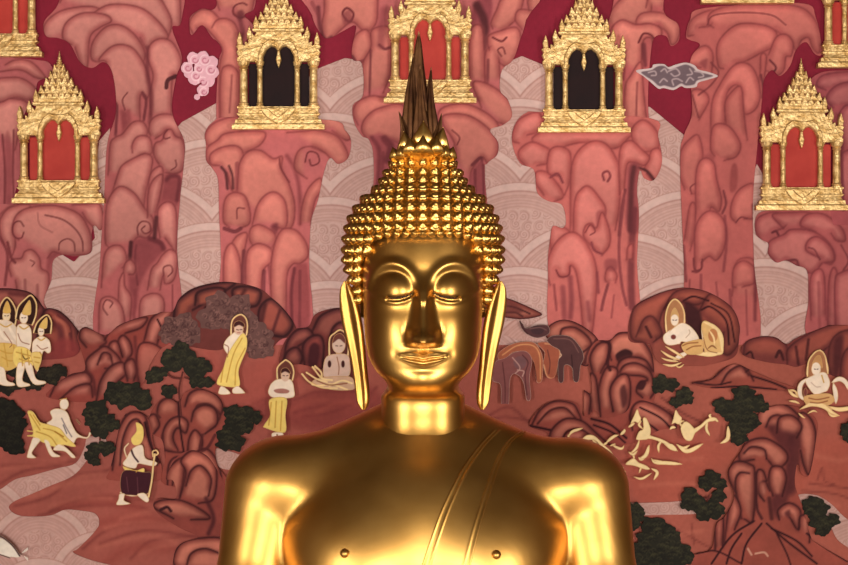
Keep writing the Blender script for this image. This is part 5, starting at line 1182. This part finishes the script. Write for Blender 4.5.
figure('painted_sage', (298,326,362,396), halo('b2',"470,305 470,230 490,205 515,192 540,215 546,260 542,305",(92,46,40)) + [
 ('F','b2',"444,370 450,312 475,290 540,290 553,332 550,372 520,384 460,382",(218,182,164)),('E','b2',"507 252 27 34",(222,188,168)),('F','b2',"482,245 490,215 515,205 533,225 532,245 508,228",(110,60,52)),
 ('E','b2',"470 328 7 14",Dk),('E','b2',"524 328 7 14",Dk),('F','b2',"400,400 450,380 550,378 570,410 560,432 470,430",(214,170,140)),
 ] + [('S','b2',t,CR,dict(w=1.9,sil=True)) for t in ("360,368 390,400 440,422 500,425","378,362 420,388 460,400","402,340 440,385 480,392","412,336 436,360 440,385","400,410 430,415 480,410 540,430","470,415 520,395 560,405")] + [('S','b2',"420,395 470,412 540,405",LN),('S','b2',"495,255 503,256",Dk,dict(w=.7)),('S','b2',"512,256 520,255",Dk,dict(w=.7)),('S','b2',"500,300 508,340 506,370",LN,dict(w=.8))],
 'haloed pale sage seated cross-legged at the statue ear', 'painted figure', wear=[('drapery', (CR, (214,170,140)))])
def TS(crop, txt, c, w): return ('S', crop, txt, c, dict(w=w, sil=True, taper=True, soft=.4))
figure('painted_sage', (654,294,730,374), halo('u',"104,262 98,170 118,95 155,58 195,90 216,150 214,225",(176,120,80)) + [
 ('F','u',"130,150 155,110 180,150 178,190 135,195",(206,160,104)),('E','u',"155 190 26 36",W_),('F','u',"92,310 108,275 150,235 200,205 250,225 295,275 308,318 270,335 200,325 185,340 120,335",W_),('E','u',"147 295 16 15",(124,58,50)),
 TS('u',"130,250 95,295 115,332 185,335",W_,4.5),('F','u',"322,222 348,192 412,232 450,300 458,398 390,408 345,392 334,300",(232,186,122)),TS('u',"330,205 340,270 355,330 400,385",W_,6),TS('u',"335,200 400,230 445,290 455,395",CR,4.5),TS('u',"455,395 390,405 320,400 250,390",CR,4.5),
 ('F','u',"200,340 250,320 325,310 335,360 320,400 240,405 205,375",(224,176,112)),('E','u',"395 285 30 42",(196,128,80)),TS('u',"370,250 400,300 405,350",CR,2),TS('u',"360,370 390,350 420,370",(150,90,56),1.6),
 TS('u',"240,390 180,420 150,440",W_,5),TS('u',"215,425 150,385 95,352",CR,2.6),TS('u',"190,440 120,415 68,380",CR,2.6),TS('u',"180,450 110,440 70,425",CR,2.2),TS('u',"200,455 140,475 80,465",CR,2.6),TS('u',"215,465 185,485 160,475",CR,1.8),
 ('S','u',"205,350 240,335 300,330",(160,96,56)),('S','u',"230,375 270,355 320,350",(160,96,56)),('S','u',"225,300 250,270 245,250",(196,160,130),dict(w=.8)),('S','u',"335,300 360,375 420,395",(150,90,56),dict(w=.8)),('S','u',"143,188 150,190",Dk,dict(w=.7)),('S','u',"160,190 168,188",Dk,dict(w=.7))],
 'haloed white sage reclining with gold drapery inside the cave-like mound', 'painted figure', wear=DRAP)
figure('painted_sage', (782,344,864,424), halo('v',"228,255 236,155 278,92 320,74 356,120 374,235",(170,112,76)) + [
 ('F','v',"262,185 285,120 320,110 335,170 330,200",(198,144,92)),('E','v',"290 205 34 46",W_),('F','v',"212,285 255,255 340,225 378,262 376,350 330,375 290,392 245,350",W_),
 TS('v',"225,270 180,320 178,390 215,430",W_,5),('E','v',"215 370 14 34",(120,58,54)),TS('v',"340,230 372,290 372,350",W_,4.5),
 ('F','v',"205,400 300,380 390,380 420,430 350,470 230,460",(220,170,112)),TS('v',"175,490 260,455 345,470 400,510 455,535",CR,4.5),TS('v',"400,300 455,275 500,300 515,350",W_,5),TS('v',"412,305 428,380 430,450",W_,5),TS('v',"380,470 450,490 540,480 600,470",CR,4.5),
 TS('v',"92,350 125,385 165,405",CR,3),TS('v',"98,352 140,360 165,395",CR,2),TS('v',"98,430 140,435 175,450",CR,2.4),TS('v',"165,515 200,545 215,550",CR,2),TS('v',"370,500 400,535 450,535",CR,2.4),TS('v',"230,520 270,500 300,510",CR,2),
 ('S','v',"240,410 300,420 380,405",(156,92,56)),('S','v',"250,440 310,445 370,430",(156,92,56)),('S','v',"330,250 345,300",Gd),('S','v',"255,300 290,330 320,330",(200,164,140),dict(w=.8)),('S','v',"278,205 286,207",Dk,dict(w=.7)),('S','v',"296,207 304,205",Dk,dict(w=.7))],
 'haloed white sage seated with gold drapery at the far side, under the red-panelled shrine', 'painted figure', wear=DRAP)
def crowned(box, hal, ops, label):
    figure('painted_deity', box, halo('w', hal, (52,24,18)) + ops, label, 'painted figure', wear=SKIRT + [('crown', ((222,176,92), (226,184,104)))])
PK = (228,204,182)
crowned((-14,292,24,392), "-14,180 0,108 36,64 74,110 84,165 74,215", [('F','w',"14,140 37,80 56,140",(222,176,92)),('E','w',"33 158 21 30",(232,206,170)),('F','w',"-40,200 10,178 60,190 92,232 108,320 90,350 -40,350",PK),
 ('F','w',"-50,310 60,300 112,335 118,390 70,430 30,440 -50,425",(222,182,100)),('F','w',"-40,420 20,425 36,488 72,504 72,518 12,516 -40,480",WA),TS('w',"40,200 70,260 100,300",W_,3),TS('w',"-10,210 20,270 70,290",W_,3)] +
 [('S','w',t,Gd) for t in ("0,200 30,215 60,200","-10,330 40,350 100,345","10,370 50,390 100,380","20,300 40,420","70,310 80,410")] + [('S','w',"24,158 30,159",Dk,dict(w=.7)),('S','w',"38,159 44,157",Dk,dict(w=.7)),('S','w',"20,240 60,300 50,320",LN,dict(w=.8))],
 'crowned pale deity with a pointed halo, cut off by the frame edge')
crowned((10,290,52,392), "80,172 94,112 130,72 160,54 186,95 184,155 166,205", [('F','w',"112,145 152,76 158,150",(226,184,104)),('E','w',"122 168 22 32",W_),('F','w',"84,220 122,198 158,222 163,290 145,350 92,345",W_),
 ('F','w',"78,320 140,325 172,372 166,418 92,424 64,385",Y_),('F','w',"90,405 128,412 116,488 152,508 148,520 86,516",WA),('F','w',"124,405 162,405 186,480 232,494 230,509 168,506",WB),TS('w',"92,225 112,280 150,300",W_,3.4),TS('w',"155,235 130,290 95,320",W_,3)] +
 [('S','w',t,Gd) for t in ("100,212 122,226 146,214","84,345 120,355 160,365","100,380 130,390 165,392","110,330 116,415","140,335 150,410")] + [('S','w',"92,250 110,290 150,305",LN,dict(w=.8)),('S','w',"110,350 128,380 150,375",(96,60,24),dict(w=1.2)),('S','w',"112,168 118,169",Dk,dict(w=.7)),('S','w',"126,169 132,167",Dk,dict(w=.7)),TS('w',"118,372 132,380 122,390",(254,232,150),1.6)],
 'crowned white deity striding in a gold skirt, in the middle of the three')
crowned((28,310,56,378), "172,245 192,192 240,154 264,190 260,248", [('F','w',"200,215 240,164 240,222",(226,184,104)),('E','w',"211 238 17 26",W_),('F','w',"172,285 212,262 254,285 262,338 246,352 225,340 212,380 192,446 166,385 164,320",W_),('F','w',"160,350 206,345 214,385 190,440 168,400",(236,202,120)),TS('w',"196,285 235,312 252,348",W_,3),TS('w',"180,300 205,325 240,320",W_,2.6)] +
 [('S','w',t,Gd) for t in ("195,275 212,284 230,274","175,370 205,375","180,395 200,400","205,345 225,385 200,430")] + [('S','w',"190,310 215,330 245,322",LN,dict(w=.8)),('S','w',"204,238 209,239",Dk,dict(w=.6)),('S','w',"215,239 220,238",Dk,dict(w=.6))],
 'small crowned white deity with folded hands, last of the three toward the boulders')
figure('painted_rider', (24,394,94,462), [('F','n',"165,188 200,192 240,250 290,266 360,290 400,340 452,390 442,402 380,390 330,402 250,372 200,342 165,338 198,320 182,250",Y_),
 ('F','n',"200,345 242,360 215,400 192,440 218,467 165,467 165,440 180,390",WA),('F','n',"265,365 292,370 320,430 362,456 340,464 300,452",WA),('F','n',"320,420 345,388 390,400 452,460 430,467 388,430",WA),
 ('F','n',"300,190 340,170 400,190 430,260 465,320 520,342 535,312 546,325 522,352 465,348 440,382 390,372 350,300 280,262 312,232",W_),('E','n',"385 145 28 35",W_),
 ('S','n',"180,205 215,260 240,300",Gd),('S','n',"200,210 240,270",Gd),('S','n',"260,290 330,310 400,370",Gd),('S','n',"220,310 300,340 340,390",Gd),('S','n',"165,305 210,310",Y_,dict(w=1.2,sil=True)),('S','n',"165,335 215,330",Y_,dict(w=1.2,sil=True)),
 ('S','n',"370,230 400,290 430,340",(150,130,130),dict(w=1.2)),('S','n',"380,270 400,320",(120,110,116),dict(w=1.2)),('S','n',"360,118 400,110",Gd,dict(w=1,sil=True)),('S','n',"460,240 478,262",(90,60,60),dict(w=1.6,sil=True)),('S','n',"330,310 380,340",(176,120,40),dict(w=1.4))],
 'white figure riding a golden beast along the river bank', 'painted figure', wear=[('mount', (Y_, Gd, (176,120,40), WA))])
figure('painted_hermit', (112,418,160,508), [('F','t',"175,162 205,120 203,70 240,90 247,150 228,192 190,198",Y_),('F','t',"148,272 182,218 240,198 256,270 310,290 324,302 302,318 245,308 215,305 200,330 150,322 128,302",W_),
 ('S','t',"150,265 138,220 160,190",W_,dict(w=1.6,sil=True)),('E','t',"208 152 11 10",Dk),('S','t',"168,198 188,255 215,292",(70,36,44),dict(w=1.8)),('F','t',"128,318 200,340 248,328 242,362 170,364",YS),
 ('F','t',"130,345 240,350 292,360 272,470 180,482 118,460",(66,26,36)),('S','t',"115,466 180,484 268,472",W_,dict(w=1.6,sil=True)),('F','t',"110,474 140,474 136,510 172,530 95,537 104,502",WA),('F','t',"212,474 252,470 278,505 262,522 220,492",WB),
 ('S','t',"275,490 292,400 302,300 310,250",CR,dict(w=2,sil=True)),('S','t',"300,262 298,235 318,228 328,245 316,256",CR,dict(w=1.6,sil=True)),('S','t',"185,340 215,332 205,350",Gd),('S','t',"150,380 160,460",(96,48,56),dict(w=1)),('S','t',"210,380 215,470",(96,48,56),dict(w=1))],
 'bearded hermit in a dark skirt leaning on a gold staff before the grotto', 'painted figure', wear=[('staff', (CR,)), ('skirt', ((66,26,36), (96,48,56))), ('sash', (YS,)), ('leg', (WA,)), ('leg#2', (WB,)), ('headdress', (Y_, Gd))])
LP = (250,220,164)
def leap(box, fills, strokes, label):
    figure('leaping_figure', box, [('F','q',t,LP) for t in fills] + [TS('q',t,LP,w) for t, w in strokes] + [('S','q',t,(206,150,90),dict(w=.7)) for t in fills[:0]], label, 'painted figure')
leap((564,424,632,476), ["106,206 130,188 165,194 208,235 243,268 264,308 302,352 314,364 284,346 250,326 220,290 190,240 165,214 130,212"], [("40,195 60,172 108,156",3),("38,186 42,202 55,208",2),("68,234 82,222 92,212",2.6),("150,205 178,245 176,255",2.6),("218,224 250,198 276,188",3.2),("245,235 275,250 292,252 302,238",2.8),("285,188 303,170 302,160",3.2),("235,240 262,230",2),("205,235 225,222",2.4)], 'cream leaping figure bent low over the covered shoulder, first of the troop')
leap((620,404,684,466), ["333,134 348,98 364,66 374,92 382,112 370,132 352,126","358,205 372,172 392,158 390,112 402,106 414,122 428,165 418,205 388,212 368,212","408,186 445,196 485,210 522,232 556,264 530,258 490,230 440,210 410,205"], [("322,152 340,140 352,132",2.8),("482,212 464,240 466,272",2.8),("374,212 360,250 332,276",2.8),("332,268 345,282 362,270",2.2),("420,236 404,284 372,302",4),("370,292 380,305 398,300",2.2),("385,120 372,140 390,160",2.4)], 'cream leaping figure with a tall pointed hat and one leg thrown back')
leap((664,404,734,462), ["526,137 534,110 545,70 560,92 574,110 560,138 542,132","568,158 584,128 606,130 638,166 632,190 620,214 600,216 582,200","628,162 660,142 692,114 722,104 742,114 722,124 700,128 664,158 636,178"], [("518,162 530,152 545,154",2.8),("695,122 690,160 706,192",3),("792,146 790,205 756,228",4.2),("715,112 705,98 712,90",2.6),("730,112 745,126",2.4),("552,236 600,265 674,230",4.4),("548,232 580,250 612,236",3),("575,150 565,130 585,120",2.4)], 'cream leaping figure with a pointed hat, farthest from the statue')
leap((620,444,688,486), ["308,326 345,298 372,318 402,330 424,348 404,352 350,334","462,212 500,215 540,240 552,264 520,258 490,232"], [("430,298 448,318 500,320 576,326",4),("432,305 460,312 500,318",2.6),("322,268 345,280 365,262",2.6),("345,283 350,298",2.2),("348,386 385,394 432,368",2.6),("430,346 458,365 442,400",3.2),("385,335 372,368",2),("300,345 285,338",2)], 'cream leaping figure stretched out lowest in the troop')
figure('painted_boat', (-20,530,28,572), [('F','z',"-16,533 0,538 12,546 20,556 12,557 -2,553 -16,548",(238,224,208)),('S','z',"-16,531 0,536 12,545 20,556",(70,34,36),dict(w=1.6,sil=True)),('S','z',"-16,549 -2,554 10,558",(70,34,36),dict(w=1.2,sil=True)),TS('z',"22,553 30,548 34,553",(226,208,196),2.4),TS('z',"24,556 30,562 28,568",(226,208,196),2.4)],
 'pale prow of a boat on the pink river, cut off by the frame corner', 'painted boat')
